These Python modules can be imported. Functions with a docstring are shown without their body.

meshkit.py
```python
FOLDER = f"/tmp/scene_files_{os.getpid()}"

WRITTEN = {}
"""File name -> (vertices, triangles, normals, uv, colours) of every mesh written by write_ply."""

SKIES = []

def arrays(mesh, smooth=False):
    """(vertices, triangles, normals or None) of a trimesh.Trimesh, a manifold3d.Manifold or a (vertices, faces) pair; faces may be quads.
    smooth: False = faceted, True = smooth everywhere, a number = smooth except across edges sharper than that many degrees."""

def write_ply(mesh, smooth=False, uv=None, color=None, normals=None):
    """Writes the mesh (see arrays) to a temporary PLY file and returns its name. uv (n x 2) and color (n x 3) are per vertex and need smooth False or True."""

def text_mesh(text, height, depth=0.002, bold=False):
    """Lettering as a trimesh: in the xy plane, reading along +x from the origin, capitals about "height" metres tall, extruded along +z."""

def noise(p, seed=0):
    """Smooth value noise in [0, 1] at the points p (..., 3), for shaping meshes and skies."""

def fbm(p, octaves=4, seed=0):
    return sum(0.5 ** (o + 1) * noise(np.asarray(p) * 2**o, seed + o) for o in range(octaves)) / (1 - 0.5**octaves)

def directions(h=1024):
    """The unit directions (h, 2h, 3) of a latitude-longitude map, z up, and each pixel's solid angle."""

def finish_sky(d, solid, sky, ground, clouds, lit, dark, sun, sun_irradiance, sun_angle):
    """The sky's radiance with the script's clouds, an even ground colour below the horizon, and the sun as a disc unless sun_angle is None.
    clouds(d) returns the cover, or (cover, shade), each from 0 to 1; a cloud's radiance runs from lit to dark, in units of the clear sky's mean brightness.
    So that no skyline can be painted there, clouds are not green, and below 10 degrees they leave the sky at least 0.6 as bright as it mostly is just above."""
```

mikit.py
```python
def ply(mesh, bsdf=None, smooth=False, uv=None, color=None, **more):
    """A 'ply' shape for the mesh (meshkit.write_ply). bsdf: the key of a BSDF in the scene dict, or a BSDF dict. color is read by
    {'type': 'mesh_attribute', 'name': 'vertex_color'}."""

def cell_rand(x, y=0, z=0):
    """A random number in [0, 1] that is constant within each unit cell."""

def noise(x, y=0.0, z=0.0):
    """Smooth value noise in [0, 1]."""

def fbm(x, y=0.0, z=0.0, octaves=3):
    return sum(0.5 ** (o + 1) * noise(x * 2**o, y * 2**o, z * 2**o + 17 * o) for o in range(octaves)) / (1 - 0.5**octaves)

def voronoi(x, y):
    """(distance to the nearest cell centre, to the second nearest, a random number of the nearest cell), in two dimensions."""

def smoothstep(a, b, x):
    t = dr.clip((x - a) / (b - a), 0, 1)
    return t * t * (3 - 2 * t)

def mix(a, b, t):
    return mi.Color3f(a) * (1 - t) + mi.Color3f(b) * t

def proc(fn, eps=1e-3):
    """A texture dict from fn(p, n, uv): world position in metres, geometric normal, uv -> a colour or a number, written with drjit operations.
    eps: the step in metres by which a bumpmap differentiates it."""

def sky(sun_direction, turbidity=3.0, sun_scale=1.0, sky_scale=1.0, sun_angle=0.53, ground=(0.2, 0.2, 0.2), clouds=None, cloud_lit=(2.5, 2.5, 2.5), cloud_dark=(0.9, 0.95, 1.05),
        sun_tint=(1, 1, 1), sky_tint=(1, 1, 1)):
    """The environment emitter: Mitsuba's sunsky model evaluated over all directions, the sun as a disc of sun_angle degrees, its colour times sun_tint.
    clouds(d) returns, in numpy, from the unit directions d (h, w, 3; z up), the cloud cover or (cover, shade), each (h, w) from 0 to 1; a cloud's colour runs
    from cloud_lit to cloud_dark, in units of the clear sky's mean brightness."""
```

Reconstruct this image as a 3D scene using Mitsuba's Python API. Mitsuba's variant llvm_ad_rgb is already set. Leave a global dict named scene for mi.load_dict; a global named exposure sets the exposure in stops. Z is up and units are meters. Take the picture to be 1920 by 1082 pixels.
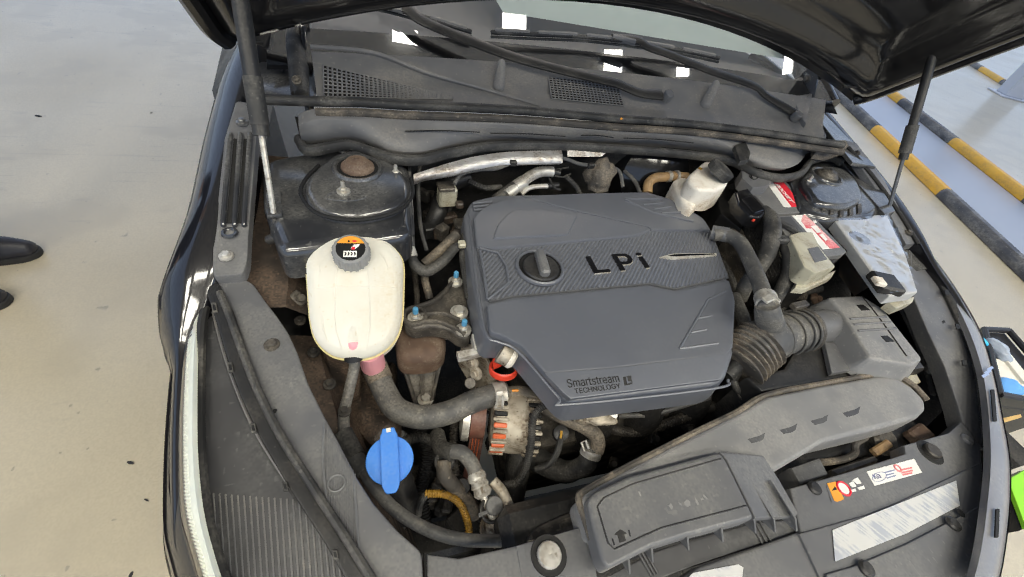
import math, numpy as np, trimesh, drjit as dr, mitsuba as mi, mikit
from mikit import proc, noise, fbm, smoothstep, mix, cell_rand
from mitsuba import ScalarTransform4f as T
import meshkit
scene, labels = {}, {}
rng = np.random.default_rng(7)
A3 = lambda *v: np.array(v, float)
# ---------------------------------------------------------------- camera, sky, lamps, exposure
CAM = A3(-.537, .282, 1.312)
_yaw, _pit, _rol, FOC = math.radians(24.486), math.radians(45.508), math.radians(14.078), 773.5
_f = A3(math.sin(_yaw)*math.cos(_pit), math.cos(_yaw)*math.cos(_pit), -math.sin(_pit))
_r = np.cross(_f, [0, 0, 1]); _r /= np.linalg.norm(_r); _u = np.cross(_r, _f)
_RX = _r*math.cos(_rol)+_u*math.sin(_rol); _UX = _u*math.cos(_rol)-_r*math.sin(_rol)
scene['camera'] = {'type': 'perspective', 'fov': 2*math.degrees(math.atan(960/FOC)), 'fov_axis': 'x', 'near_clip': .02, 'far_clip': 300.0,
                   'to_world': T().look_at(origin=CAM.tolist(), target=(CAM+_f).tolist(), up=_UX.tolist())}
exposure = 0.45
# overcast daylight comes in through the open sides of the service hall
scene['sky'] = mikit.sky((.35, .75, .6), turbidity=3, sun_scale=0.1, sun_angle=14, sky_scale=4.6, clouds=lambda d: 0.75, cloud_lit=(1.1, 1.3, 1.75))
LAMPS = [(1.06, 3.22, .24, .18), (.035, 2.95, .22, .17), (2.1, 2.88, .2, .25), (2.87, 2.77, .14, .16), (3.98, 2.73, .1, .3)]+[(x, y, 1.3, .5) for y in (-1.3, -3.2) for x in (-3.6, -1.4, .8, 3.)]
LAMP_POWER = 22.0


def W(u, v, z):
    'a place measured in the photograph, at the height z in metres'
    d = _f+_RX*(u-960)/FOC-_UX*(v-541)/FOC
    return CAM+d*(z-CAM[2])/d[2]


def WP(u, v, pl):
    'the same on the plane z = a + b x + c y'
    d = _f+_RX*(u-960)/FOC-_UX*(v-541)/FOC
    a, b, c = pl
    t = (a+b*CAM[0]+c*CAM[1]-CAM[2])/(d[2]-b*d[0]-c*d[1])
    return CAM+d*t


# ---------------------------------------------------------------- entries
def key_for(name):
    if name not in scene: return name
    k = 1
    while f'{name}_{k:03d}' in scene: k += 1
    return f'{name}_{k:03d}'


def add(name, mesh, mat, label=None, cat=None, group=None, kind=None, smooth=32):
    k = key_for(name)
    scene[k] = mikit.ply(mesh, mat, smooth=smooth)
    d = {}
    if label: d['label'] = label
    if cat: d['category'] = cat
    if group: d['group'] = group
    if kind: d['kind'] = kind
    if d: labels[k] = d
    return k


def car(name, mesh, mat, label=None, **k): return add('car__'+name, mesh, mat, label, **k)


# ---------------------------------------------------------------- mesh tools
def TM(v, f): return trimesh.Trimesh(np.asarray(v, float), np.asarray(f, int), process=False)
def cat_(ms): return trimesh.util.concatenate(list(ms))
def unit(v): v = np.asarray(v, float); return v/np.linalg.norm(v)


def frame(n):
    n = unit(n); a = A3(1, 0, 0) if abs(n[0]) < .9 else A3(0, 1, 0)
    x = unit(a-n*(a@n)); return x, np.cross(n, x), n


def round_corners(p, rc, k=4):
    out, N = [], len(p)
    for i in range(N):
        a, b, c = p[i-1], p[i], p[(i+1) % N]
        la, lc = np.linalg.norm(a-b), np.linalg.norm(c-b)
        da, dc = (a-b)/max(la, 1e-9), (c-b)/max(lc, 1e-9)
        if da@dc < -.985: out.append(b); continue
        q0, q1 = b+da*min(rc, .42*la), b+dc*min(rc, .42*lc)
        for t in np.linspace(0, 1, k): out.append(q0*(1-t)**2+2*b*t*(1-t)+q1*t*t)
    return np.array(out)


def plate(pts, t=.01, b=.003, rc=0., n=(0, 0, 1), nb=2, draft=0., holes=(), bottom=True):
    'a solid traced by its upper outline: thickness t against n, edge bevel b'
    p = np.asarray(pts, float)
    if rc: p = round_corners(p, rc)
    x, y, n = frame(n)
    q = np.stack([p@x, p@y], 1); h = p@n
    if np.sum(q[:, 0]*np.roll(q[:, 1], -1)-q[:, 1]*np.roll(q[:, 0], -1)) < 0: q, h = q[::-1], h[::-1]
    e = np.roll(q, -1, 0)-q; e /= np.maximum(np.linalg.norm(e, axis=1, keepdims=True), 1e-9)
    nn = np.stack([e[:, 1], -e[:, 0]], 1); m = nn+np.roll(nn, 1, 0); m /= np.maximum(np.linalg.norm(m, axis=1, keepdims=True), 1e-6)
    m /= np.maximum((m*nn).sum(1, keepdims=True), .5)
    rings = [(q+m*draft, h-t)]
    for i in range(nb+1):
        a = i/nb*math.pi/2 if nb > 1 else i*math.pi/2
        rings.append((q-m*b*(1-math.cos(a)), h-b*(1-math.sin(a))))
    V = np.concatenate([r[0][:, :1]*x+r[0][:, 1:]*y+r[1][:, None]*n for r in rings])
    N, F = len(q), []
    I = np.arange(N); J = (I+1) % N
    for k in range(len(rings)-1):
        F += [np.stack([k*N+I, k*N+J, (k+1)*N+J], 1), np.stack([k*N+I, (k+1)*N+J, (k+1)*N+I], 1)]
    from shapely.geometry import Polygon
    import mapbox_earcut as me
    def cap(ring):
        try: return me.triangulate_float64(np.ascontiguousarray(ring), np.array([len(ring)])).reshape(-1, 3)
        except Exception: return me.triangulate_float64(np.ascontiguousarray(ring), [len(ring)]).reshape(-1, 3)
    c = cap(rings[-1][0]).astype(int)
    def orient(c, r, up):
        a = (r[c[:, 1], 0]-r[c[:, 0], 0])*(r[c[:, 2], 1]-r[c[:, 0], 1])-(r[c[:, 1], 1]-r[c[:, 0], 1])*(r[c[:, 2], 0]-r[c[:, 0], 0])
        c = c.copy(); s = (a < 0) if up else (a > 0); c[s] = c[s][:, ::-1]; return c
    F.append(orient(c, rings[-1][0], True)+(len(rings)-1)*N)
    if bottom: F.append(orient(c, q, False))
    return TM(V, np.concatenate(F))


def Q(pts, z=None, pl=None):
    out = []
    for p in pts:
        if len(p) == 3: out.append(W(*p))
        elif pl is not None: out.append(WP(*p, pl))
        else: out.append(W(*p, z))
    return np.array(out)


def slab(pts, z=None, t=.01, b=.003, pl=None, **k): return plate(Q(pts, z, pl), t, b, **k)


def spline(P, m=8, closed=False):
    P = np.asarray(P, float)
    if len(P) < 3: return np.array([P[0]+(P[-1]-P[0])*s for s in np.linspace(0, 1, m)])
    E = np.vstack([2*P[0]-P[1], P, 2*P[-1]-P[-2]]) if not closed else np.vstack([P[-1], P, P[0], P[1]])
    out = []
    for i in range(1, len(E)-2):
        p0, p1, p2, p3 = E[i-1:i+3]
        for s in np.arange(m)/m:
            out.append(.5*((2*p1)+(-p0+p2)*s+(2*p0-5*p1+4*p2-p3)*s*s+(-p0+3*p1-3*p2+p3)*s**3))
    if not closed: out.append(P[-1])
    return np.array(out)


def tube(P, r, n=12, m=8, ribs=None, up=None, flat=1., straight=False, caps=True):
    'round tube along a spline; r one radius or one per point; ribs=(pitch, depth)'
    P = np.asarray(P, float); c = P if straight else spline(P, m)
    s0 = np.linspace(0, 1, len(P)); R = np.interp(np.linspace(0, 1, len(c)), s0, np.broadcast_to(r, len(P)).astype(float))
    if ribs:
        L = np.r_[0, np.cumsum(np.linalg.norm(np.diff(c, axis=0), axis=1))]
        s = np.arange(0, L[-1], ribs[0]/6)
        R = np.interp(s, L, R)+ribs[1]*np.sign(np.sin(s/ribs[0]*2*np.pi))*np.abs(np.sin(s/ribs[0]*2*np.pi))**.5
        c = np.stack([np.interp(s, L, c[:, k]) for k in range(3)], 1)
    t = np.gradient(c, axis=0); t /= np.maximum(np.linalg.norm(t, axis=1, keepdims=True), 1e-9)
    a = A3(0, 0, 1) if abs(t[0][2]) < .9 else A3(0, 1, 0)
    if up is not None: a = A3(*up)
    V = []; x = unit(a-t[0]*(a@t[0])); th = np.arange(n)/n*2*np.pi
    for i in range(len(c)):
        x = a-t[i]*(a@t[i]) if up is not None else x-t[i]*(x@t[i])
        x = unit(x); y = np.cross(t[i], x)
        V.append(c[i]+R[i]*(flat*np.cos(th)[:, None]*x+np.sin(th)[:, None]*y))
    V = np.concatenate(V); I = np.arange(n); J = (I+1) % n; F = []
    for k in range(len(c)-1):
        F += [np.stack([k*n+I, k*n+J, (k+1)*n+J], 1), np.stack([k*n+I, (k+1)*n+J, (k+1)*n+I], 1)]
    if caps:
        e = (len(c)-1)*n
        F += [np.array([[0, k+1, k] for k in range(1, n-1)]), np.array([[e, e+k, e+k+1] for k in range(1, n-1)])]
    return TM(V, np.concatenate(F))


def resamp(c, n):
    s = np.r_[0, np.cumsum(np.linalg.norm(np.diff(c, axis=0), axis=1))]; s /= s[-1]
    return np.stack([np.interp(np.linspace(0, 1, n), s, c[:, k]) for k in range(3)], 1)


def tubeW(pts, r, **k): return tube([W(*p) for p in pts], r, **k)


def lathe(c, ax, prof, n=28):
    'profile [(radius, height)] turned about the axis ax through c'
    x, y, z = frame(ax); th = np.arange(n)/n*2*np.pi
    V = np.concatenate([np.asarray(c)+r*(np.cos(th)[:, None]*x+np.sin(th)[:, None]*y)+h*z for r, h in prof])
    I = np.arange(n); J = (I+1) % n; F = []
    for k in range(len(prof)-1):
        F += [np.stack([k*n+I, k*n+J, (k+1)*n+J], 1), np.stack([k*n+I, (k+1)*n+J, (k+1)*n+I], 1)]
    m = TM(V, np.concatenate(F)); return m


def box(c, size, b=.002, R=None):
    'bevelled box; R: 3 columns of axes'
    h = np.asarray(size, float)/2; b = min(b, .45*h.min()*1.0); P = []
    for s in np.ndindex(2, 2, 2):
        s = np.array(s)*2-1
        for k in range(3):
            q = h-b; q = q.copy(); q[k] = h[k]; P.append(s*q)
    m = trimesh.convex.convex_hull(np.array(P))
    v = m.vertices if R is None else m.vertices@np.asarray(R).T
    return TM(v+np.asarray(c), m.faces)


def yawR(deg): a = math.radians(deg); return np.array([[math.cos(a), -math.sin(a), 0], [math.sin(a), math.cos(a), 0], [0, 0, 1]])
def axes(x, z): x = unit(x); z = unit(np.asarray(z)-x*(np.asarray(z)@x)); return np.stack([x, np.cross(z, x), z], 1)


def hexbolt(c, s=.006, ax=(0, 0, 1), stud=0, flange=1.6):
    c = np.asarray(c, float); ax = unit(ax)
    ms = [lathe(c, ax, [(0, .0016), (s*flange*.85, .0018), (s*flange, .001), (s*flange, -.003)], 20)]
    ms.append(lathe(c, ax, [(s, 0), (s, s*.8), (s*.85, s*1.0), (0, s*1.02)][::1], 6))
    if stud: ms.append(lathe(c, ax, [(s*.5, 0), (s*.5, stud), (s*.4, stud+.002), (0, stud+.0021)], 12))
    return cat_(ms)


def hull_of(balls, sub=2):
    P = np.concatenate([trimesh.creation.icosphere(sub, r).vertices+np.asarray(c) for c, r in balls])
    return trimesh.convex.convex_hull(P)


def lettering(text, o, xdir, n, h, depth=.0012, bold=False, slant=0, sx=1.):
    m = meshkit.text_mesh(text, h, depth, bold)
    v = np.array(m.vertices); v[:, 0] = v[:, 0]*sx+slant*v[:, 1]
    n = unit(n); x = unit(np.asarray(xdir)-n*(np.asarray(xdir)@n)); y = np.cross(n, x)
    return TM(v@np.stack([x, y, n])+np.asarray(o), m.faces)


def grid(fn, nu, nv, flip=False):
    u, v = np.meshgrid(np.linspace(0, 1, nu), np.linspace(0, 1, nv), indexing='ij')
    P = np.array([fn(a, b) for a, b in zip(u.ravel(), v.ravel())])
    I = (np.arange(nu-1)[:, None]*nv+np.arange(nv-1)).ravel()
    F = np.concatenate([np.stack([I, I+nv, I+nv+1], 1), np.stack([I, I+nv+1, I+1], 1)])
    return TM(P, F[:, ::-1] if flip else F)


def loft(rows, flip=False):
    R = np.array(rows); return grid(lambda a, b: R[int(round(a*(len(R)-1))), int(round(b*(R.shape[1]-1)))], len(R), R.shape[1], flip)


# ---------------------------------------------------------------- materials
def C(*c): return {'type': 'rgb', 'value': list(c)}
def prin(base, rough, metal=0., spec=.5, cc=0., **k):
    d = {'type': 'principled', 'base_color': base if isinstance(base, dict) else C(*base), 'roughness': rough if isinstance(rough, dict) else float(rough), 'metallic': float(metal), 'specular': float(spec), **k}
    if cc: d |= {'clearcoat': float(cc), 'clearcoat_gloss': .95}
    return {'type': 'twosided', 'bsdf': d}
def bump(b, fn, scale=1., eps=.0006):
    return {'type': 'twosided', 'bsdf': {'type': 'bumpmap', 'arbitrary': proc(fn, eps), 'scale': scale, 'bsdf': b['bsdf']}}


def dusty(c0, c1, dust, amt=.5, f=18., fine=380.):
    'base colour with a film of grey-brown dust lying in cloudy patches, with grain'
    def fn(p, n, uv):
        a = fbm(p.x*f, p.y*f, p.z*f, 4); g = noise(p.x*fine, p.y*fine, p.z*fine); sp = noise(p.x*190, p.y*190, p.z*190)
        base = mix(c0, c1, noise(p.x*f*2.3+7, p.y*f*2.3, p.z*f*2.3))
        return mix(base, dust, dr.clip(smoothstep(.34, .70, a)*amt*(.25+1.3*g)+amt*.8*smoothstep(.80, .93, sp), 0, 1))
    return proc(fn)


def leather(p, n, uv): return .00010*noise(p.x*900, p.y*900, p.z*900)
def lumps(p, n, uv): return .0012*fbm(p.x*140, p.y*140, p.z*140, 3)
def stripes(p, n, uv):
    s = (p.x*.83-p.y*.56)*2*math.pi/.0064
    return .0006*dr.sin(s)


M = scene
M['plastic'] = bump(prin(dusty((.102, .104, .111), (.115, .116, .121), (.21, .205, .19), .42), .42, spec=.6), leather)
M['plastic_black'] = prin(dusty((.013, .013, .014), (.02, .02, .02), (.06, .055, .048), .5), .45)
M['cover_plastic'] = bump(prin(dusty((.098, .106, .128), (.105, .113, .134), (.17, .17, .168), .16, 7.), .36, spec=.8), leather)
M['carbon_plastic'] = bump(prin(dusty((.088, .092, .102), (.094, .098, .108), (.16, .158, .15), .2), .42, spec=.6), stripes, eps=.0004)
M['cowl_plastic'] = bump(prin(dusty((.14, .14, .145), (.165, .163, .16), (.27, .25, .22), .5, 12.), .55), leather)
M['rubber'] = prin(dusty((.02, .02, .02), (.03, .03, .03), (.16, .15, .13), .45, 25.), .6)
M['hose_rubber'] = prin(dusty((.06, .06, .06), (.08, .08, .08), (.22, .205, .175), .5, 30.), .55)
M['dusty_rubber'] = prin(dusty((.045, .042, .04), (.07, .062, .052), (.24, .20, .15), .7, 30.), .7)
M['paint'] = prin((.004, .004, .006), .09, spec=.6, cc=1.)
M['bay_paint'] = prin(dusty((.018, .02, .024), (.03, .031, .035), (.22, .215, .20), .38, 12.), .14, spec=.8, cc=.8)
M['apron_paint'] = prin(dusty((.028, .024, .021), (.045, .036, .03), (.15, .105, .075), .6, 22.), .5)
M['dirty_metal'] = bump(prin(dusty((.50, .46, .38), (.36, .31, .24), (.12, .09, .06), .9, 45.), .55, metal=.3), lumps)
M['alloy'] = prin(dusty((.66, .65, .61), (.55, .53, .48), (.24, .2, .15), .6, 60.), .42, metal=.45)
M['rust'] = bump(prin(dusty((.12, .075, .05), (.08, .05, .036), (.2, .15, .11), .6, 40.), .75), lumps, .5)
M['dull_iron'] = prin(dusty((.06, .055, .05), (.04, .037, .034), (.17, .15, .12), .6, 40.), .5, metal=.3)
M['zinc'] = prin(dusty((.66, .64, .58), (.56, .54, .48), (.3, .26, .2), .5, 120.), .36, metal=.6)
M['chrome'] = prin((.9, .9, .92), .08, metal=1.)
M['foil'] = bump(prin(dusty((.75, .74, .72), (.6, .58, .55), (.3, .24, .18), .7, 40.), .42, metal=.7), lumps, 1.2)
M['tank_plastic'] = {'type': 'twosided', 'bsdf': {'type': 'principled', 'base_color': dusty((.75, .72, .61), (.78, .76, .68), (.66, .57, .40), .45, 14.), 'roughness': .38, 'specular': .5, 'flatness': .6}}
M['tank_edge'] = prin((.70, .58, .27), .35)
M['blue_mark'] = prin((.09, .30, .50), .45)
M['pink_plastic'] = prin((.80, .36, .40), .35)
M['white_plastic'] = prin(dusty((.74, .70, .62), (.78, .75, .68), (.5, .4, .28), .6, 22.), .4)
M['grey_cap'] = prin(dusty((.20, .205, .21), (.23, .235, .24), (.3, .29, .27), .3, 40.), .4)
M['blue_plastic'] = prin(dusty((.035, .19, .62), (.045, .22, .68), (.25, .36, .60), .14, 20.), .38)
M['red_plastic'] = prin((.72, .06, .03), .35)
M['red_print'] = prin((.68, .03, .05), .3)
M['white_print'] = prin((.78, .76, .72), .3)
def rubbed(p, n, uv):
    a = noise(p.x*420+p.y*260, p.x*22-p.y*34, 2.); b = fbm(p.x*60, p.y*60, 1., 3)
    return mix((.64, .64, .62), (.40, .43, .49), .8*smoothstep(.50, .72, a*.42+b*.6))


M['worn_silver'] = prin(proc(rubbed), .3, metal=.15)
M['orange_print'] = prin((.85, .33, .04), .35)
M['black_print'] = prin((.012, .012, .012), .4)
M['navy_print'] = prin((.05, .06, .2), .4)
M['gloss_black'] = prin((.006, .006, .007), .12, cc=.5)
M['recess_black'] = prin((.008, .008, .008), .6)
M['brown_belt'] = prin(dusty((.14, .055, .038), (.10, .042, .03), (.2, .12, .09), .4, 60.), .5)
M['copper_winding'] = prin((.6, .13, .05), .4)
M['tan_hose'] = prin(dusty((.36, .23, .11), (.30, .19, .09), (.2, .13, .07), .6, 40.), .55)
M['yellow_sleeve'] = prin(dusty((.5, .28, .03), (.38, .2, .03), (.1, .07, .03), .7, 60.), .5)
M['brown_sheet'] = prin(dusty((.14, .125, .11), (.11, .095, .08), (.2, .15, .10), .7, 14.), .4)
M['clear_yellow'] = prin(dusty((.46, .44, .34), (.40, .38, .29), (.26, .22, .15), .7, 30.), .22, spec=.6)
M['fuse_lid'] = prin((.42, .42, .41), .3)
M['film'] = {'type': 'thindielectric', 'int_ior': 1.9}
M['lens_grey'] = prin(dusty((.15, .15, .165), (.18, .18, .19), (.24, .235, .225), .4, 14.), .2, spec=.7, cc=.5)
M['soft_navy'] = prin((.24, .27, .42), .4)
M['soft_red'] = prin((.72, .22, .22), .4)
M['faded_red'] = prin(dusty((.70, .10, .11), (.66, .07, .08), (.78, .55, .52), .7, 30.), .3)
M['lens_edge'] = prin((.72, .74, .62), .12, spec=.9, cc=.6)
M['pale_plastic'] = bump(prin(dusty((.17, .17, .172), (.20, .20, .20), (.30, .29, .27), .5), .45), leather)
M['pane'] = {'type': 'thindielectric', 'int_ior': 2.0}
M['lens'] = {'type': 'thindielectric', 'int_ior': 1.5}
M['dash_grey'] = prin((.16, .155, .155), .7)
M['teal_shade'] = prin((.42, .50, .49), .7)
M['headlight_grey'] = prin(dusty((.055, .055, .058), (.07, .07, .073), (.14, .14, .136), .5, 16.), .42)
M['kerb_yellow'] = prin(dusty((.72, .38, .02), (.76, .42, .03), (.30, .2, .08), .3, 9., 90.), .4)
M['kerb_black'] = prin(dusty((.035, .035, .04), (.05, .05, .055), (.22, .21, .19), .6, 9., 90.), .42)
M['strip_grey'] = prin((.33, .36, .42), .3)
M['boot_leather'] = bump(prin((.018, .018, .024), .5), leather)
M['trouser_cloth'] = prin((.03, .035, .05), .9)
M['skin'] = prin((.5, .32, .23), .5)
M['column_paint'] = prin((.5, .52, .56), .35)
M['ceiling_paint'] = prin((.55, .54, .54), .8)
M['cart_black'] = prin((.02, .02, .022), .4)
M['cart_white'] = prin((.72, .70, .62), .5)
M['blue_cloth'] = prin((.12, .35, .75), .6)
M['cyan_plastic'] = prin((.03, .45, .75), .4)
M['clear_bag'] = prin((.35, .4, .48), .25)
M['wood_ruler'] = prin((.55, .36, .12), .5)
M['lime'] = prin((.28, .72, .03), .5)
M['tyre'] = prin((.02, .02, .02), .7)


def floor_col(p, n, uv):
    a = fbm(p.x*.9, p.y*.9, 0., 4); b = fbm(p.x*4.+9, p.y*4., 1., 4); g = noise(p.x*260, p.y*260)
    c = mix((.455, .40, .29), (.50, .45, .345), smoothstep(.35, .65, a))
    c = mix(c, (.35, .31, .235), .28*smoothstep(.52, .75, b)*(.5+.8*g))
    w = noise(p.x*7.+p.y*2., p.y*55., 5.); c = mix(c, (.36, .33, .27), .3*smoothstep(.80, .95, w)*smoothstep(.4, .6, a))
    sp = noise(p.x*34, p.y*34, 3.)
    c = mix(c, (.2, .19, .17), .55*smoothstep(.965, .985, sp))
    return c*(.95+.1*g)


M['epoxy'] = prin(proc(floor_col), .27, spec=.8)

# ================================================================ SETTING
add('floor', TM([[-40, -40, 0], [40, -40, 0], [40, 40, 0], [-40, 40, 0]], [[0, 1, 2], [0, 2, 3]]), 'epoxy', kind='structure', smooth=False)
for u, v, r in ((72, 218, .016), (284, 212, .006), (245, 868, .010), (275, 938, .007), (246, 1078, .007), (1700, 200, .012)):
    p = W(u, v, 0); c, d = rng.uniform(.5, .9), rng.uniform(0, 3.1)
    add('floor__dark_speck', plate([p+A3(r*math.cos(t)*math.cos(d)-r*c*.6*math.sin(t)*math.sin(d), r*math.cos(t)*math.sin(d)+r*c*.6*math.sin(t)*math.cos(d), .003) for t in np.linspace(0, 6.28, 10)[:-1]], .0025, .0008), 'tyre')
add('ceiling', box((-.4, -1.0, 4.65), (10.4, 10.6, .2), .02), 'ceiling_paint', kind='structure', smooth=False)
for i, (x, y, w, l) in enumerate(LAMPS):
    k = key_for('ceiling_light')
    scene[k+'__diffuser'] = {**mikit.ply(TM([[x-w/2, y-l/2, 4.5], [x+w/2, y-l/2, 4.5], [x+w/2, y+l/2, 4.5], [x-w/2, y+l/2, 4.5]], [[0, 2, 1], [0, 3, 2]]), 'white_print'),
                             'emitter': {'type': 'area', 'radiance': C(*[LAMP_POWER*q*(.45 if i < 5 else 1) for q in (1, .95, .82)])}}
    scene[k] = mikit.ply(cat_([box((x-w/2-.02, y, 4.515), (.04, l+.08, .068), .004), box((x+w/2+.02, y, 4.515), (.04, l+.08, .068), .004),
                               box((x, y-l/2-.02, 4.515), (w-.002, .04, .068), .004), box((x, y+l/2+.02, 4.515), (w-.002, .04, .068), .004)]), 'column_paint')
    labels[k] = {'label': 'white rectangular lamp panel set in the hall ceiling', 'category': 'ceiling light', 'group': 'lamps in the hall ceiling'}

# striped guide rails on the floor to the right
def rail(p0, p1, cuts, name, label):
    'cuts: distances along the rail where the paint changes, first stretch black'
    d = unit(p1-p0); s = np.cross([0, 0, 1], d)
    for i in range(len(cuts)-1):
        a, b = p0+d*cuts[i], p0+d*(cuts[i+1]-.002)
        sec = [(-.05, .004), (-.05, .035), (-.042, .062), (-.022, .078), (.022, .078), (.042, .062), (.05, .035), (.05, .004)]
        n = max(2, int((cuts[i+1]-cuts[i])/.15))
        rows = [[a+(b-a)*t+s*x+A3(0, 0, z) for x, z in sec] for t in np.linspace(0, 1, n)]
        m = loft(rows); e = [TM(np.array(rows[j]), [[0, q+1, q] if j == 0 else [0, q, q+1] for q in range(1, 7)]) for j in (0, -1)]
        add(name+('__yellow_section' if i % 2 else '__black_section'), cat_([m]+e), 'kerb_yellow' if i % 2 else 'kerb_black', smooth=35)
    labels[name] = {'label': label, 'category': 'guide rail'}


r1a, r1b = W(1578, 177, .05), W(1930, 505, .05); r1a[2] = r1b[2] = 0
r2a, r2b = W(1672, 172, .05), W(1916, 358, .05); r2a[2] = r2b[2] = 0
def along(p0, p1, q): d = unit(p1-p0); return float((q-p0)@d)
def z0(p): p = np.array(p); p[2] = 0; return p
y1a, y1b = along(r1a, r1b, z0(W(1645, 238, .06))), along(r1a, r1b, z0(W(1772, 357, .06)))
L = y1b-y1a
D1 = unit(r1b-r1a)
rail(r1a+D1*(y1a-3*L), r1b, [L*k for k in range(8)], 'guide_rail', 'black and yellow striped floor rail next to the car')
y2a, y2b = along(r2a, r2b, z0(W(1770, 256, .06))), along(r2a, r2b, z0(W(1905, 362, .06)))
L2 = y2b-y2a
D2 = unit(r2b-r2a)
rail(r2a+D2*(y2a-3*L2), r2b, [L2*k for k in range(8)], 'guide_rail_001', 'black and yellow striped floor rail on the far side of the grey strip')
s1, s2 = np.cross([0, 0, 1], D1), np.cross([0, 0, 1], D2)
sp = [r1a-D1*3-s1*.06*-1, r1b+D1*2+s1*.06, r2b+D2*2-s2*.06, r2a-D2*3-s2*.06]
sp = [q*A3(1, 1, 0)+A3(0, 0, .004) for q in sp]
add('floor_strip', TM(sp, [[0, 1, 2], [0, 2, 3]]), 'strip_grey', kind='structure', smooth=False)
r3a, r3b = z0(W(1842, 128, .05)), z0(W(1882, 152, .05))
D3 = unit(r3b-r3a)
rail(r3a-D3*.6, r3b, [0, .6, .6+along(r3a, r3b, r3b), 2.6, 3.6], 'guide_rail_002', 'far short striped rail beside the grey lift column')
c0 = z0(W(1893, 182, .02))+A3(.16, .1, 0)
add('lift_column', box(c0+A3(0, 0, 1.4), (.3, .26, 2.78), .02, yawR(-28)), 'column_paint', 'pale grey steel lift column standing on the floor beyond the rails', 'lift column')
add('lift_column__base_plate', box(c0+A3(0, 0, .012), (.46, .42, .02), .004, yawR(-28)), 'column_paint')

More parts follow.
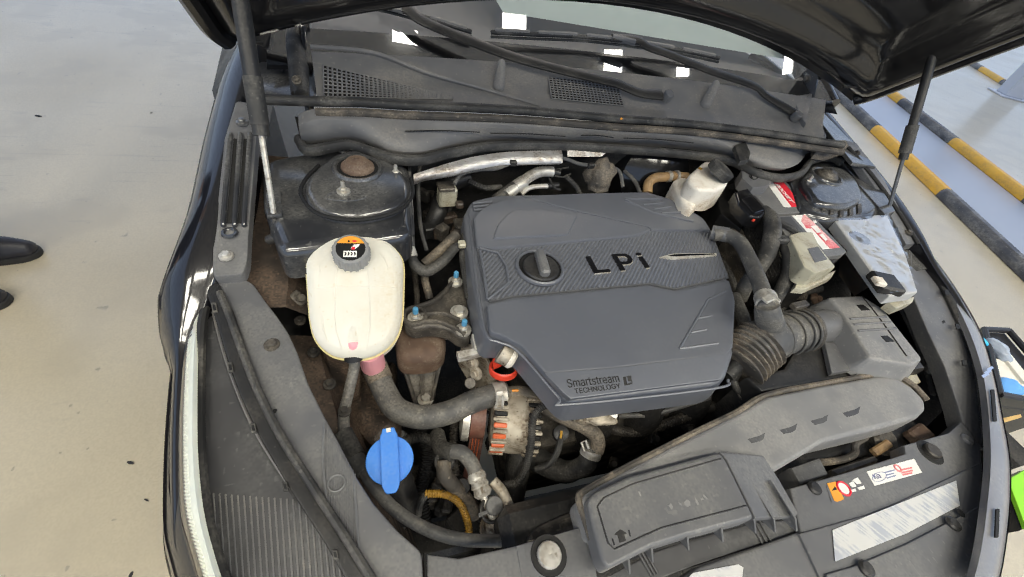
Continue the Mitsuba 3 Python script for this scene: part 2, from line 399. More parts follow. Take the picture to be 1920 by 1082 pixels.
# person whose boots show at the left edge
def person(toe, heel, toe2):
    toe, heel, toe2 = (np.array(q) for q in (toe, heel, toe2)); d = unit((toe-heel)*A3(1, 1, 0)); s = np.cross([0, 0, 1], d)
    for tp in (toe, toe2):
        hl = tp-d*.28; b = []
        for t, w, z in ((.0, .032, .028), (.05, .044, .034), (.11, .05, .04), (.18, .042, .055), (.27, .037, .045)):
            c = tp-d*(.03+t); b.append([(c+s*(w-.028)+A3(0, 0, .03), .028), (c-s*(w-.028)+A3(0, 0, .03), .028), (c+A3(0, 0, z+.012), w*.8)])
        ms = [hull_of(b[i]+b[i+1]) for i in range(4)]
        ms.append(hull_of([(tp-d*.21+A3(0, 0, .06), .046), (tp-d*.24+A3(0, 0, .15), .05)]))
        up = cat_(ms)
        k = add('person__boot', up, 'boot_leather', smooth=40)
        so = [tp+d*.002+s*.02, tp-d*.03+s*.044, tp-d*.1+s*.055, tp-d*.2+s*.045, tp-d*.3+s*.042, tp-d*.315, tp-d*.3-s*.042, tp-d*.2-s*.045, tp-d*.1-s*.055, tp-d*.03-s*.044, tp+d*.002-s*.02]
        add(k+'__sole', plate([q*A3(1, 1, 0)+A3(0, 0, .022) for q in so], .021, .005, rc=.02), 'tyre')
    an = [tp-d*.24 for tp in (toe, toe2)]; hip = (an[0]+an[1])/2
    lg = []
    for a, sg in zip(an, (1, -1)):
        h = hip+A3(0, 0, .92)+(a-hip)*A3(.6, .6, 0); kn = (a+h)/2*A3(1, 1, 0)+A3(0, 0, .5)+d*.03
        lg += [hull_of([(a*A3(1, 1, 0)+A3(0, 0, .12), .062), (kn, .068)]), hull_of([(kn, .068), (h, .088)])]
    pel = hip*A3(1, 1, 0)
    lat = unit(an[0]-an[1])
    lg.append(hull_of([(pel+lat*.09+A3(0, 0, .93), .1), (pel-lat*.09+A3(0, 0, .93), .1), (pel+A3(0, 0, 1.05), .12)]))
    add('person__trousers', cat_(lg), 'trouser_cloth', smooth=60)
    tor = [hull_of([(pel+lat*.07+A3(0, 0, 1.05), .11), (pel-lat*.07+A3(0, 0, 1.05), .11), (pel+lat*.13+A3(0, 0, 1.38), .09), (pel-lat*.13+A3(0, 0, 1.38), .09)])]
    for sg in (1, -1):
        sh, el, wr = pel+lat*sg*.2+A3(0, 0, 1.4), pel+lat*sg*.27+A3(0, 0, 1.12), pel+lat*sg*.25+d*.1+A3(0, 0, .88)
        tor += [hull_of([(sh, .06), (el, .045)]), hull_of([(el, .045), (wr, .034)])]
    add('person__jacket', cat_(tor), 'trouser_cloth', smooth=60)
    hd = [hull_of([(pel+A3(0, 0, 1.45), .05), (pel+A3(0, 0, 1.56), .05)]), hull_of([(pel+d*.02+A3(0, 0, 1.66), .085), (pel+d*.01+A3(0, 0, 1.70), .092), (pel+d*.05+A3(0, 0, 1.6), .05)])]
    add('person__head', cat_(hd), 'skin', smooth=60)
    for sg in (1, -1):
        wr = pel+lat*sg*.25+d*.1+A3(0, 0, .88); hn = wr+d*.03-A3(0, 0, .08)
        hd = [hull_of([(wr, .026), (hn+s*.02, .018), (hn-s*.02, .018)])]
        for j in range(4):
            q = hn+s*(-.027+.018*j)-A3(0, 0, .012); hd.append(hull_of([(q, .009), (q-A3(0, 0, .035)+d*.01, .008), (q-A3(0, 0, .06)+d*.025, .007)], 1))
        hd.append(hull_of([(wr+d*.02+s*.02-A3(0, 0, .03), .011), (hn+d*.045+s*.01, .009)], 1))
        add('person__hand', cat_(hd), 'skin', smooth=60)
    labels['person'] = {'label': 'person in dark boots and trousers standing left of the car, boot tips in view', 'category': 'person'}


tA, tB = W(66, 462, .04), W(7, 552, .04)
person(z0(tA), z0(W(-40, 466, .04)), z0(tB))

# ================================================================ CAR
labels['car'] = {'label': 'black saloon car with its hood raised over the dusty engine bay', 'category': 'car'}

# ---- body: fenders, windshield, cowl, hood
def mirror(p): return np.asarray(p)*A3(-1, 1, 1)


IN_L = [(-.70, 1.55, 1.0), (-.745, 1.32, .962), (-.760, 1.13, .915), (-.765, .95, .868), (-.785, .83, .826)]+[tuple(W(*q)) for q in ((374, 565, .785), (360, 612, .765), (350, 665, .745), (346, 740, .735), (344, 830, .725), (346, 930, .715), (352, 1020, .705), (380, 1100, .70))]
def fender2(inner, sgn, name, label):
    prof = [(-.019, -.06), (-.017, -.035), (-.015, -.008), (-.009, 0), (0, 0), (.012, .004), (.03, .002), (.055, -.014), (.08, -.05), (.098, -.11), (.106, -.22), (.102, -.36), (.095, -.5)]
    c = spline(inner, 6)
    k = [1-.62*min(1, max(0, (i/(len(c)-1)-(.36 if sgn < 0 else .46))/.25)) for i in range(len(c))]
    car(name, loft([[p+A3(sgn*dx*q, 0, dz) for dx, dz in prof] for p, q in zip(c, k)], flip=sgn > 0), 'paint', label, smooth=50)


fender2([A3(*p) for p in IN_L], -1, 'fender', 'glossy black fender panel on the left of the photo')
IN_R = [(.70, 1.55, 1.0), (.745, 1.32, .962), (.765, 1.13, .915), (.775, .95, .868), (.785, .82, .826)]+[tuple(W(*q)) for q in ((1752, 500, .80), (1790, 556, .785), (1828, 625, .77))]
fender2([A3(*p) for p in IN_R], 1, 'fender', 'glossy black fender panel on the right of the photo')

# fender support brackets under the fender gap
def bracket(pts, z, slots, bolts, name, label):
    pl = z
    car(name, slab(pts, pl=pl, t=.02, b=.003, rc=.008), 'plastic', label)
    k = list(labels)[-1] if label else 'car__'+name
    for q in slots:
        w = Q(q, pl=pl)+A3(0, 0, .012)
        add(k+'__rib', tube([w[0]-A3(0, 0, .012), w[0]+(w[1]-w[0])*.04-A3(0, 0, .007), w[0]+(w[1]-w[0])*.5-A3(0, 0, .007), w[1]-(w[1]-w[0])*.04-A3(0, 0, .007), w[1]-A3(0, 0, .012)], .0036, 10), 'bay_paint')
        if q is not slots[-1]: add(k+'__slot', slab([(q[0][0]+5, q[0][1]+4), (q[0][0]+16, q[0][1]+4), (q[1][0]+15, q[1][1]-6), (q[1][0]+4, q[1][1]-6)], pl=(pl[0]+.0015, pl[1], pl[2]), t=.001, b=.0003), 'recess_black')
    for u, v in bolts:
        add(k+'__bolt', hexbolt(WP(u, v, pl)+A3(0, 0, .003), .0062), 'alloy')


PB = (.5, 0, .40)
bracket([(442, 188), (492, 196), (482, 250), (466, 440), (464, 488), (455, 514), (398, 518), (398, 470), (420, 260)], (.487, 0, .41),
        [((433, 256), (420, 424)), ((452, 256), (441, 424)), ((470, 256), (459, 424))], [(425, 482)], 'fender_bracket', 'dusty bracket strip with three long ribs along the left fender')
add('car__fender_bracket__washer', lathe(WP(431, 438, (.487, 0, .41))+A3(0, 0, .001), (0, 0, 1), [(.006, .001), (.0075, .003), (.011, .003), (.012, 0)], 20), 'bay_paint')
add('car__fender_bracket__bolt', hexbolt(WP(455, 232, (.487, 0, .41))+A3(0, 0, .003), .006), 'bay_paint')

# windshield glass, dash under it
PW = (.42, 0, .45)                                    # windshield plane z = .42 + .45 y
def ws(x, y, k=1.): return A3(x, y+.05*(1-(x/.7)**2)*k, PW[0]+PW[2]*y+.03*(1-(x/.75)**2)*0)
rows = [[A3(x, y-.06*(x/.7)**2, PW[0]+PW[2]*y) for x in np.linspace(-.72, .72, 17)] for y in np.linspace(1.235, 2.1, 5)]
car('windshield', loft(rows), 'pane', smooth=True)
add('car__windshield__dark_border', loft([[A3(x, y-.06*(x/.7)**2, PW[0]+PW[2]*y-.004) for x in np.linspace(-.72, .72, 17)] for y in (1.23, 1.255, 1.29, 1.325)]), 'gloss_black', smooth=True)
car('dashboard', box((0, 1.72, .93), (1.5, .9, .1), .03), 'dash_grey')
car('sun_shade', TM([A3(-.2, 1.50, 1.03), A3(.9, 1.42, 1.02), A3(.9, 2.2, 1.30), A3(-.4, 2.2, 1.30)], [[0, 1, 2], [0, 2, 3]]), 'teal_shade', 'pale green tinted sheet showing at the top of the windshield', smooth=False)
for s in (-1, 1):
    car('windshield_pillar', tube([A3(s*.735, 1.22, .965), A3(s*.70, 1.6, 1.14), A3(s*.66, 2.1, 1.38)], .035, 12), 'paint')
car('roof', loft([[A3(x, y, 1.40+.03*math.sin((y-2.1)*2)-.05*(x/.66)**2+.04) for x in np.linspace(-.66, .66, 9)] for y in (2.1, 2.4, 2.9, 3.3)]), 'paint', smooth=True)
for s in (-1, 1):
    car('body_side', loft([[A3(s*x, y, z) for x, z in ((.72, .96), (.86, .90), (.91, .8), (.92, .6), (.90, .3), (.85, .2))] for y in (1.45, 2.2, 3.3)], flip=s > 0), 'paint', smooth=40)
    car('wheel', lathe((s*.80, .93, .33), (s, 0, 0), [(.19, -.1), (.31, -.1), (.33, -.07), (.33, .07), (.31, .1), (.21, .1)], 40), 'tyre')
    add(list(scene)[-1]+'__rim', lathe((s*.80, .93, .33), (s, 0, 0), [(0, .07), (.05, .08), (.18, .06), (.21, .1)], 40), 'alloy')

# cowl top
ZC = .955
up_cowl = [(586, 62), (600, 188), (760, 196), (1000, 208), (1160, 222), (1300, 232), (1450, 250), (1548, 264), (1532, 140), (1480, 146), (1300, 143), (1160, 138), (1000, 132), (880, 122), (780, 96), (690, 60)]
front = [A3(*W(u, v, .953)) for u, v in ((594, 188), (680, 191), (760, 196), (880, 201), (1000, 208), (1160, 222), (1300, 232), (1450, 250), (1556, 266))]
def on_ws(p, dz=.006):
    return p
rear = [A3(x, 1.262-.06*(x/.7)**2, PW[0]+PW[2]*1.262+.004) for x in np.linspace(-.645, .69, 9)]
mid = [f*.45+r*.55+A3(0, 0, -.018) for f, r in zip(front, rear)]
q1 = [f*.8+r*.2+A3(0, 0, -.016) for f, r in zip(front, rear)]
q3 = [f*.2+r*.8+A3(0, 0, -.006) for f, r in zip(front, rear)]
F5 = [spline(a, 5) for a in (front, q1, mid, q3, rear)]
car('cowl_cover', loft(F5, flip=True), 'cowl_plastic', smooth=True)
COWL = np.array(F5)
def cowl_pt(u, v):
    'point of the cowl cover seen at the pixel of the photograph (nearest ray)'
    d = unit(_f+_RX*(u-960)/FOC-_UX*(v-541)/FOC)
    G = COWL.reshape(-1, 3)
    best = None
    for i in range(4):
        for j in range(COWL.shape[1]-1):
            for tri in ((COWL[i, j], COWL[i, j+1], COWL[i+1, j+1]), (COWL[i, j], COWL[i+1, j+1], COWL[i+1, j])):
                n = np.cross(tri[1]-tri[0], tri[2]-tri[0]); dn = d@n
                if abs(dn) < 1e-12: continue
                t = (tri[0]-CAM)@n/dn; p = CAM+d*t
                c = [np.cross(tri[(k+1) % 3]-tri[k], p-tri[k])@n for k in range(3)]
                if min(c) > -1e-9 or max(c) < 1e-9: return p, unit(n)*(1 if n[2] > 0 else -1)
    j = np.argmin(np.linalg.norm((G-CAM)-((G-CAM)@d)[:, None]*d, axis=1)); return G[j], A3(0, 0, 1)


def quad_grid(corners, nu, nv, w, h, name, mats, lift=.002):
    'a grille of crossing bars over a dark opening, corners in order'
    P = [cowl_pt(*c)[0]+A3(0, 0, lift) for c in corners]
    add(name+'__opening', TM([p-A3(0, 0, lift*.4) for p in P], [[0, 1, 2], [0, 2, 3]] if len(P) == 4 else [[0, 1, 2]]), 'recess_black', smooth=False)
    bl = lambda a, b: (P[0]*(1-a)+P[1]*a)*(1-b)+(P[3]*(1-a)+P[2]*a)*b
    ms = []
    for i in range(nu+1): ms.append(tube([bl(i/nu, 0), bl(i/nu, 1)], w/2, 4, straight=True))
    for j in range(nv+1): ms.append(tube([bl(0, j/nv), bl(1, j/nv)], h/2, 4, straight=True))
    add(name+'__bars', cat_(ms), mats, kind='stuff')


quad_grid([(606, 124), (848, 183), (848, 188), (607, 183)], 30, 8, .0035, .003, 'car__cowl_cover__left_grille'.replace('left_', ''), 'cowl_plastic')
quad_grid([(1028, 146), (1158, 160), (1169, 200), (1034, 186)], 20, 9, .0032, .003, 'car__cowl_cover__grille'.replace('grille', 'drain_grille'), 'cowl_plastic')
# raised slanted wall of the cowl over the left grille
w0 = [cowl_pt(u, v)[0] for u, v in ((592, 70), (700, 105), (800, 140), (900, 166), (1010, 196))]
w1 = [p+A3(.0, -.004, .010*(1-i/4.2)) for i, p in enumerate(w0)]
add('car__cowl_cover__edge_rib', cat_([tube(w1, .004, 8)]), 'cowl_plastic')
for (a, b, r) in (((935, 163), (942, 125), .011), ((1322, 196), (1350, 160), .012)):
    p, q = cowl_pt(*a)[0], cowl_pt(*b)[0]
    add('car__cowl_cover__peg', hull_of([(p, r*1.25), (p+A3(0, .006, .03)+.4*(q-p), r*.75)]), 'cowl_plastic', smooth=50)
# end wall of the cowl at the right
e0 = [cowl_pt(1500, 150)[0], cowl_pt(1520, 225)[0]]
car('cowl_end_wall', plate([W(1478, 152, 1.0), W(1532, 134, 1.02), W(1512, 232, .972), W(1500, 215, .972)], .012, .003), 'cowl_plastic')
car('cowl_clip', box(cowl_pt(1162, 224)[0]+A3(0, -.01, .004), (.006, .004, .004), .001), 'orange_print')

# weather strip and the front wall of the cowl
ws_pts = [(478, 186, .947), (590, 190, .952), (680, 192, .953), (760, 197, .953), (880, 202, .953), (1000, 209, .953), (1160, 223, .953), (1300, 233, .953), (1450, 252, .953), (1580, 272, .948)]
wp = np.array([W(*p) for p in ws_pts])
car('hood_seal', tube(wp, .009, 12), 'rubber', 'long black rubber hood seal along the front of the cowl')
add('car__hood_seal__lower_lip', tube(wp[1:]+A3(0, -.012, -.014), .008, 10), 'dusty_rubber')
add('car__hood_seal__end_cap', slab([(1535, 262, .94), (1585, 262, .94), (1592, 272, .935), (1560, 282, .93), (1535, 278, .932)], t=.03, b=.004), 'dusty_rubber')
top = [(560, 238), (590, 226), (680, 226), (760, 228), (880, 232), (1000, 238), (1160, 248), (1300, 256), (1450, 266), (1545, 276)]
low = [(566, 264), (596, 262), (650, 256), (700, 268), (735, 282), (790, 284), (850, 270), (930, 260), (1050, 262), (1180, 268), (1300, 276), (1372, 290), (1420, 308), (1470, 316), (1498, 306), (1515, 286), (1545, 280)]
t_ = spline([W(u, v, .93) for u, v in top], 8); l_ = spline([W(u, v, .895) for u, v in low], 6)
t_, l_ = resamp(t_, 80), resamp(l_, 80)
s_ = t_+A3(0, .02, .012)
rows = [s_, t_+A3(0, .004, .002), t_, t_*.5+l_*.5+A3(0, -.004, 0), l_, l_+A3(0, .01, -.012)]
car('cowl_front_panel', loft(rows, flip=True), 'cowl_plastic', smooth=40)
for a, b in (((760, 246), (900, 248)), ((920, 250), (1060, 256)), ((1090, 254), (1150, 258)), ((1170, 259), (1300, 268))):
    car('cowl_front_panel__embossed_line', tube([W(a[0], a[1], .922), W((a[0]+b[0])/2, (a[1]+b[1])/2-2, .922), W(b[0], b[1], .922)], .0014, 6), 'plastic_black')
lo2 = [(560, 262), (580, 282), (650, 272), (700, 286), (740, 298), (790, 300), (850, 286), (930, 274), (1050, 274), (1180, 281), (1300, 291), (1372, 303), (1415, 324), (1462, 334), (1500, 326), (1522, 302), (1558, 296), (1580, 306)]
car('cowl_lip', tube([W(u, v, .888) for u, v in lo2], .0085, 10, flat=1.3), 'rubber', 'dark rubber lip following the wavy lower edge of the cowl')
car('seal_hook', slab([(1378, 272, .925), (1398, 264, .93), (1408, 286, .925), (1404, 300, .92), (1388, 302, .918)], t=.012, b=.003), 'rubber')
# foil heat shield under the lip
fs = [(776, 330, .868), (800, 322, .87), (850, 306, .873), (900, 294, .876), (960, 286, .878), (1055, 283, .88)]
a = np.array([W(*p) for p in fs]); a = np.array([W(u, v+7, z-.002) for u, v, z in fs])
b = np.array([W(u, v+(22 if i > 1 else 14), z-.012) for i, (u, v, z) in enumerate(fs)])
car('heat_shield', loft([resamp(spline(a, 6), 60)+A3(0, .012, .004), resamp(spline(a, 6), 60), resamp(spline(b, 6), 60), resamp(spline(b, 6), 60)+A3(0, .01, -.01)], flip=True), 'foil', 'crinkled silver foil heat shield strip under the cowl', smooth=35)
car('heat_shield', loft([np.array([W(1064, 280, .884), W(1142, 281, .884)]), np.array([W(1064, 294, .872), W(1128, 294, .872)])], flip=True), 'foil', 'short silver foil piece right of the heat shield gap', smooth=35)

# ---- hood
TH = math.radians(45.5)
def hood_rear(x): return A3(x, 1.213+.03*(1-(x/.81)**2), 1.146-.213*x*x)
def hood_pt(a, s, d=0.):
    'a -1..1 across, s metres from the rear edge, d depth under the outer skin'
    w = .80-.02*max(0, .03-s)/.03-.05*max(0, s-.7)
    p = hood_rear(a*.806); p[0] = a*w
    n = A3(0, math.sin(TH), math.cos(TH))
    cr = .05*math.sin(min(1., s/1.2)*math.pi)*(1-a*a)
    return p+A3(0, -math.cos(TH), math.sin(TH))*s+n*(cr-d)


SS = np.r_[0, .004, .012, .03, .06, .09, .105, .12, .15, .2, .3, .45, .6, .8, 1.0, 1.15, 1.2]
AA = np.r_[-1, -.99, -.97, -.94, -.9, -.86, -.83, -.8, -.7, -.5, -.25, 0, .25, .5, .7, .8, .83, .86, .9, .94, .97, .99, 1]
car('hood', loft([[hood_pt(a, s, 0 if 0 < i < 16 and abs(a) < .999 else .012) for a in AA] for i, s in enumerate(SS)], flip=True), 'paint', 'raised black hood, its underside facing the engine bay', smooth=40)
def inner(a, s):
    e = min((1-abs(a))*.8, s, 1.2-s)
    if e < .02: return .02+.0*e
    if e < .115: return .028+.03*math.sin((e-.02)/.095*math.pi)
    return .014+.012*math.cos(min(1, (e-.115)/.08)*math.pi)
AI = np.r_[np.linspace(-1, -.8, 12), np.linspace(-.78, .78, 19), np.linspace(.8, 1, 12)]
SI = np.r_[np.linspace(0, .2, 14), np.linspace(.25, 1.0, 10), np.linspace(1.05, 1.2, 6)]
add('car__hood__inner_panel', loft([[hood_pt(a*.985, .006+s*.985, inner(a, s)+.004) for a in AI] for s in SI]), 'gloss_black', smooth=50)
for a, s, l, w, r in ((.83, .06, .05, .006, 20), (.9, .045, .012, .007, 0), (-.9, .04, .014, .008, 0)):
    c = hood_pt(a, s, .061); R = axes(A3(math.cos(math.radians(r)), -math.sin(math.radians(r))*math.cos(TH), math.sin(math.radians(r))*math.sin(TH)), A3(0, math.sin(TH), math.cos(TH)))
    add('car__hood__slot', box(c, (l, w, .004), .0018, R), 'recess_black')
for s in (-1, 1):
    add('car__hood__side_lip', tube([hood_pt(s*.985, t, .022) for t in (.012, .05, .15, .3, .6, .9, 1.17)], .017, 10), 'gloss_black')
    # gas strut
    b0 = A3(s*.697, .853, .842); m0 = A3(s*.699, .937, .983); t0 = m0+(unit(hood_pt(s*.86, .34, .03)-m0))*.42 if False else hood_pt(s*.86, .33, .03)
    d = unit(m0-b0); t0 = b0+d*.42
    nm = car('gas_strut', tube([m0-d*.006, m0, t0], .0115 if s < 0 else .0095, 16, m=4, straight=False), 'plastic_black', ('left' if s < 0 else 'right')+' black gas strut holding up the hood')
    add(nm+'__rod', tube([b0+d*.012, m0], .0042, 10, straight=True), 'zinc' if s < 0 else 'bay_paint')
    add(nm+'__collar', tube([m0-d*.004, m0+d*.06], .0128, 16, straight=True), 'rubber')
    add(nm+'__end_fitting', cat_([hull_of([(b0, .009), (b0+d*.02, .007)]), hull_of([(b0-d*.006, .008), (b0+A3(s*.012, 0, -.012), .008)])]), 'plastic_black')
    # hinge
    h0 = A3(s*.66, 1.16, .93)
    hg = car('hood_hinge', cat_([plate([h0+A3(0, -.06, -.02), h0+A3(0, .10, -.02), h0+A3(0, .14, .06), h0+A3(0, .09, .12), h0+A3(0, .05, .05), h0+A3(0, -.05, 0)], .006, .001, n=(s, 0, 0)),
                                 plate([h0+A3(s*.008, .08, .10), h0+A3(s*.008, .14, .10), h0+A3(s*.008, .06, .2), h0+A3(s*.008, -.02, .24), h0+A3(s*.008, -.03, .215), h0+A3(s*.008, .04, .17)], .006, .001, n=(s, 0, 0))]), 'bay_paint')
    for q in (A3(0, .11, .09), A3(0, -.03, -.01), A3(0, .05, .03)):
        add(hg+'__bolt', hexbolt(h0+q-A3(s*.006, 0, 0), .007, (-s, 0, 0)), 'dull_iron')
hr_ = car('hinge_boot', cat_([tubeW([(548, 20, 1.02), (552, 80, .995), (560, 130, .97), (566, 178, .953)], [.012, .016, .018, .012], n=12), tubeW([(538, 60, 1.0), (545, 120, .97), (552, 176, .95)], .006, n=8)]), 'rubber', 'dark lumpy hinge arm behind the left gas strut')
add(hr_+'__bolt', hexbolt(W(556, 150, .985), .005, (0, -.6, .8)), 'dull_iron')
# side walls beside the cowl (dusty sheet metal below the hinges)
car('inner_wall', plate([W(468, 180, .94), W(590, 183, .945), W(600, 95, .955), W(575, 20, 1.0), W(520, 20, 1.0), W(475, 120, .95)], .01, .002), 'bay_paint', 'dark dusty sheet metal corner beside the left end of the cowl')
car('inner_wall', plate([A3(.66, 1.0, .915), A3(.76, 1.0, .905), A3(.76, 1.3, .955), A3(.70, 1.3, .965)], .01, .002), 'bay_paint')
car('warning_sticker', slab([(568, 28, 1.004), (580, 29, 1.004), (579, 40, 1.0), (570, 36, 1.0)], t=.001, b=.0002), 'orange_print', 'small yellow sticker at the left end of the cowl')

# ---- wipers
def wsp(u, v, lift):
    a, b, c = PW; lift += .008
    return WP(u, v, (a+lift, b, c))
def wiper(arm, blade, r, pivot, label):
    w = len(arm)
    k = car('wiper', tube([wsp(u, v, l) for u, v, l in arm], [r*.9]+[r]*(w-2)+[r*1.2], 10, up=(0, -.4, .9), flat=.42), 'plastic_black', label)
    add(k+'__pivot_cap', lathe(wsp(*pivot), (0, -.4, .9), [(0, .010), (.010, .010), (.0125, .006), (.0125, -.01)], 20), 'plastic')
    P = [wsp(u, v, .012) for u, v in blade]
    add(k+'__blade', cat_([tube([p+A3(0, 0, .006) for p in P], .005, 8), tube([p-A3(0, .004, .002) for p in P], .003, 6)]), 'rubber')
    for i in range(len(P)-1):
        a, b = P[i]*.92+P[i+1]*.08, P[i]*.12+P[i+1]*.88
        add(k+'__blade_clip', tube([a+A3(0, 0, .011), b+A3(0, 0, .011)], .0042, 6, straight=True), 'cowl_plastic')
    add(k+'__adapter', tube([wsp(*arm[0][:2], .026), wsp(arm[0][0]+42, arm[0][1]+10, .03)], .008, 8, straight=True), 'plastic')


wiper([(712, 8, .026), (762, 16, .03), (790, 38, .03), (870, 72, .03), (980, 112, .028), (1130, 150, .026), (1160, 158, .024), (1200, 174, .022), (1240, 178, .022)],
      [(560, -18), (640, 4), (720, 18), (800, 40), (884, 66)], 0.0135, (1252, 180, .026), 'long wiper arm reaching left across the windshield')
wiper([(1148, 70, .026), (1196, 76, .03), (1215, 88, .03), (1260, 104, .03), (1330, 132, .03), (1412, 160, .028), (1440, 182, .024), (1500, 218, .022)],
      [(920, 66), (1000, 70), (1090, 74), (1180, 84), (1270, 98), (1346, 114)], 0.0135, (1494, 218, .03), 'wiper resting low on the right half of the windshield')
#PART2


# ---- engine bay floor and lower machinery
car('inner_apron', loft([[A3(x, y, z) for x, z in ((-.76, .775+.2*max(0, y-.8)), (-.69, .77+.2*max(0, y-.8)), (-.655, .74), (-.645, .66), (-.60, .45), (-.58, .2))] for y in (.76, .85, 1.1)], flip=False), 'apron_paint', 'brown dusty inner wheel housing wall behind the coolant tank', smooth=35)
car('inner_apron', loft([[A3(x, y, z) for x, z in ((-.70+.12*(.76-y), .70), (-.66+.25*(.76-y), .69), (-.64+.3*(.76-y), .6), (-.58+.3*(.76-y), .2))] for y in (.25, .5, .759)], flip=False), 'apron_paint', smooth=35)
car('inner_apron', loft([[A3(x, y, z) for x, z in ((.77, .79), (.72, .785), (.68, .76), (.67, .70), (.6, .45), (.58, .2))] for y in (.72, .85, 1.1)], flip=True), 'bay_paint', smooth=35)
car('inner_apron', loft([[A3(x, y, z) for x, z in ((.70, .66), (.66, .65), (.62, .5), (.58, .2))] for y in (.3, .5, .72)], flip=True), 'plastic_black', smooth=35)
car('bulkhead', loft([[A3(x, y, z) for y, z in ((1.11, .91), (1.13, .8), (1.10, .55), (1.04, .25))] for x in np.linspace(-.68, .70, 8)]), 'plastic_black', 'black sound-deadened bulkhead behind the engine', smooth=40)
# splash guard with gaps, kept low under the engine
car('splash_guard', cat_([box((-.47, .62, .2), (.26, .9, .01), .003), box((.36, .62, .19), (.5, .9, .01), .003), box((-.12, .95, .195), (.44, .3, .01), .003), box((-.12, .30, .195), (.44, .3, .01), .003)]), 'plastic_black')
car('engine_block', cat_([box((-.08, .80, .60), (.48, .34, .32), .03), box((-.10, .64, .45), (.44, .2, .34), .04), box((.28, .78, .42), (.34, .4, .36), .05)]), 'dull_iron', 'dark engine block under the cover')
car('radiator_fan_shroud', box((.02, .40, .46), (.86, .07, .46), .015), 'plastic_black')
for i in range(4):
    x = -.20+.105*i
    car('intake_runner', tube([A3(x, .66, .70), A3(x+.01, .59, .69), A3(x+.015, .55, .63), A3(x+.02, .56, .54)], .033, 12), 'plastic_black')
car('crossmember', box((0, .5, .25), (1.1, .08, .06), .012), 'plastic_black')

# ---- left strut tower
def tower(base, knob, zb, zk, c, r, name, label, bolts, capmat):
    k = car(name, slab(base, z=zb, t=.06, b=.018, rc=.03, nb=4), 'bay_paint', label)
    add(k+'__raised_top', slab(knob, z=zk, t=.04, b=.011, rc=.03, nb=4, draft=.004), 'bay_paint')
    p = W(*c, zk)
    add(k+'__recess', lathe(p+A3(0, 0, .0), (0, 0, 1), [(0, .0015), (r, .0015), (r+.001, .004), (r+.005, .005), (r+.008, .0), (r+.009, -.006)], 40), 'bay_paint')
    add(k+'__hole', lathe(p, (0, 0, 1), [(0, .0022), (r-.001, .0022)], 32), 'recess_black')
    add(k+'__strut_cap', lathe(p+A3(0, 0, .002), (0, 0, 1), [(r*.80, 0), (r*.78, .004), (r*.66, .008), (r*.62, .008), (r*.5, .014), (r*.2, .017), (.004, .018), (.004, .021), (0, .022)], 36), capmat)
    for u, v, z in bolts:
        add(k+'__stud', hexbolt(W(u, v, z), .0068, stud=.016), 'zinc')
    return k


k = tower([(488, 300), (540, 288), (640, 272), (770, 306), (774, 440), (690, 452), (560, 466), (520, 470), (490, 380)],
          [(567, 352), (586, 318), (625, 285), (675, 276), (735, 300), (768, 335), (768, 366), (742, 388), (690, 402), (640, 404), (590, 388)], .865, .883, (671, 316), .036,
          'strut_tower', 'glossy dusty strut tower with a rusty dome on the left', [(646, 280, .872), (644, 358, .886), (742, 326, .878)], 'rust')
add(k+'__bead', tube([W(u, v, .879) for u, v in ((598, 310), (574, 335), (564, 362), (588, 396), (640, 411), (700, 409), (752, 392), (774, 364), (770, 335))], .0032, 8), 'recess_black')
add(k+'__pressing', slab([(600, 372), (625, 356), (668, 352), (695, 368), (660, 378)], z=.8845, t=.004, b=.0025, rc=.02), 'bay_paint')
add(k+'__step', slab([(498, 360), (526, 358), (526, 378), (500, 380)], z=.871, t=.006, b=.002), 'bay_paint')
add(k+'__step', slab([(498, 392), (528, 390), (528, 402), (500, 404)], z=.871, t=.006, b=.002), 'bay_paint')
k = tower([(1480, 330), (1530, 300), (1590, 290), (1640, 330), (1665, 380), (1640, 410), (1560, 412), (1500, 396)],
          [(1500, 335), (1530, 308), (1580, 312), (1612, 340), (1622, 372), (1590, 388), (1530, 380)], .868, .884, (1549, 331), .034,
          'strut_tower', 'glossy dark strut tower with a black dome behind the battery', [(1515, 342, .88)], 'dull_iron')
for i, (u, v) in enumerate(((1545, 385), (1560, 392), (1578, 396), (1596, 394), (1612, 390))):
    add(k+'__pressing', slab([(u-4, v-8), (u+4, v-9), (u+5, v+8), (u-3, v+9)], z=.872, t=.004, b=.0015, rc=.003), 'dull_iron')
car('apron_panel', slab([(1568, 285), (1600, 278), (1640, 330), (1680, 395), (1660, 402), (1610, 345)], z=.872, t=.02, b=.004), 'bay_paint')
car('fender_bracket', slab([(1583, 262), (1606, 268), (1660, 340), (1722, 455), (1700, 458), (1665, 395), (1640, 350), (1600, 290)], pl=(.487, 0, .41), t=.02, b=.003), 'plastic', 'bracket strip along the right fender')
add('car__fender_bracket_001__bolt', hexbolt(WP(1703, 437, (.487, 0, .41))+A3(0, 0, .002), .006), 'dull_iron')
add('car__fender_bracket_001__bolt', hexbolt(WP(1607, 287, (.487, 0, .41))+A3(0, 0, .002), .005), 'dull_iron')
car('weather_strip', tube([WP(u, v, (.49, 0, .41)) for u, v in ((1590, 276), (1640, 335), (1690, 405), (1722, 458))], .005, 8), 'recess_black')

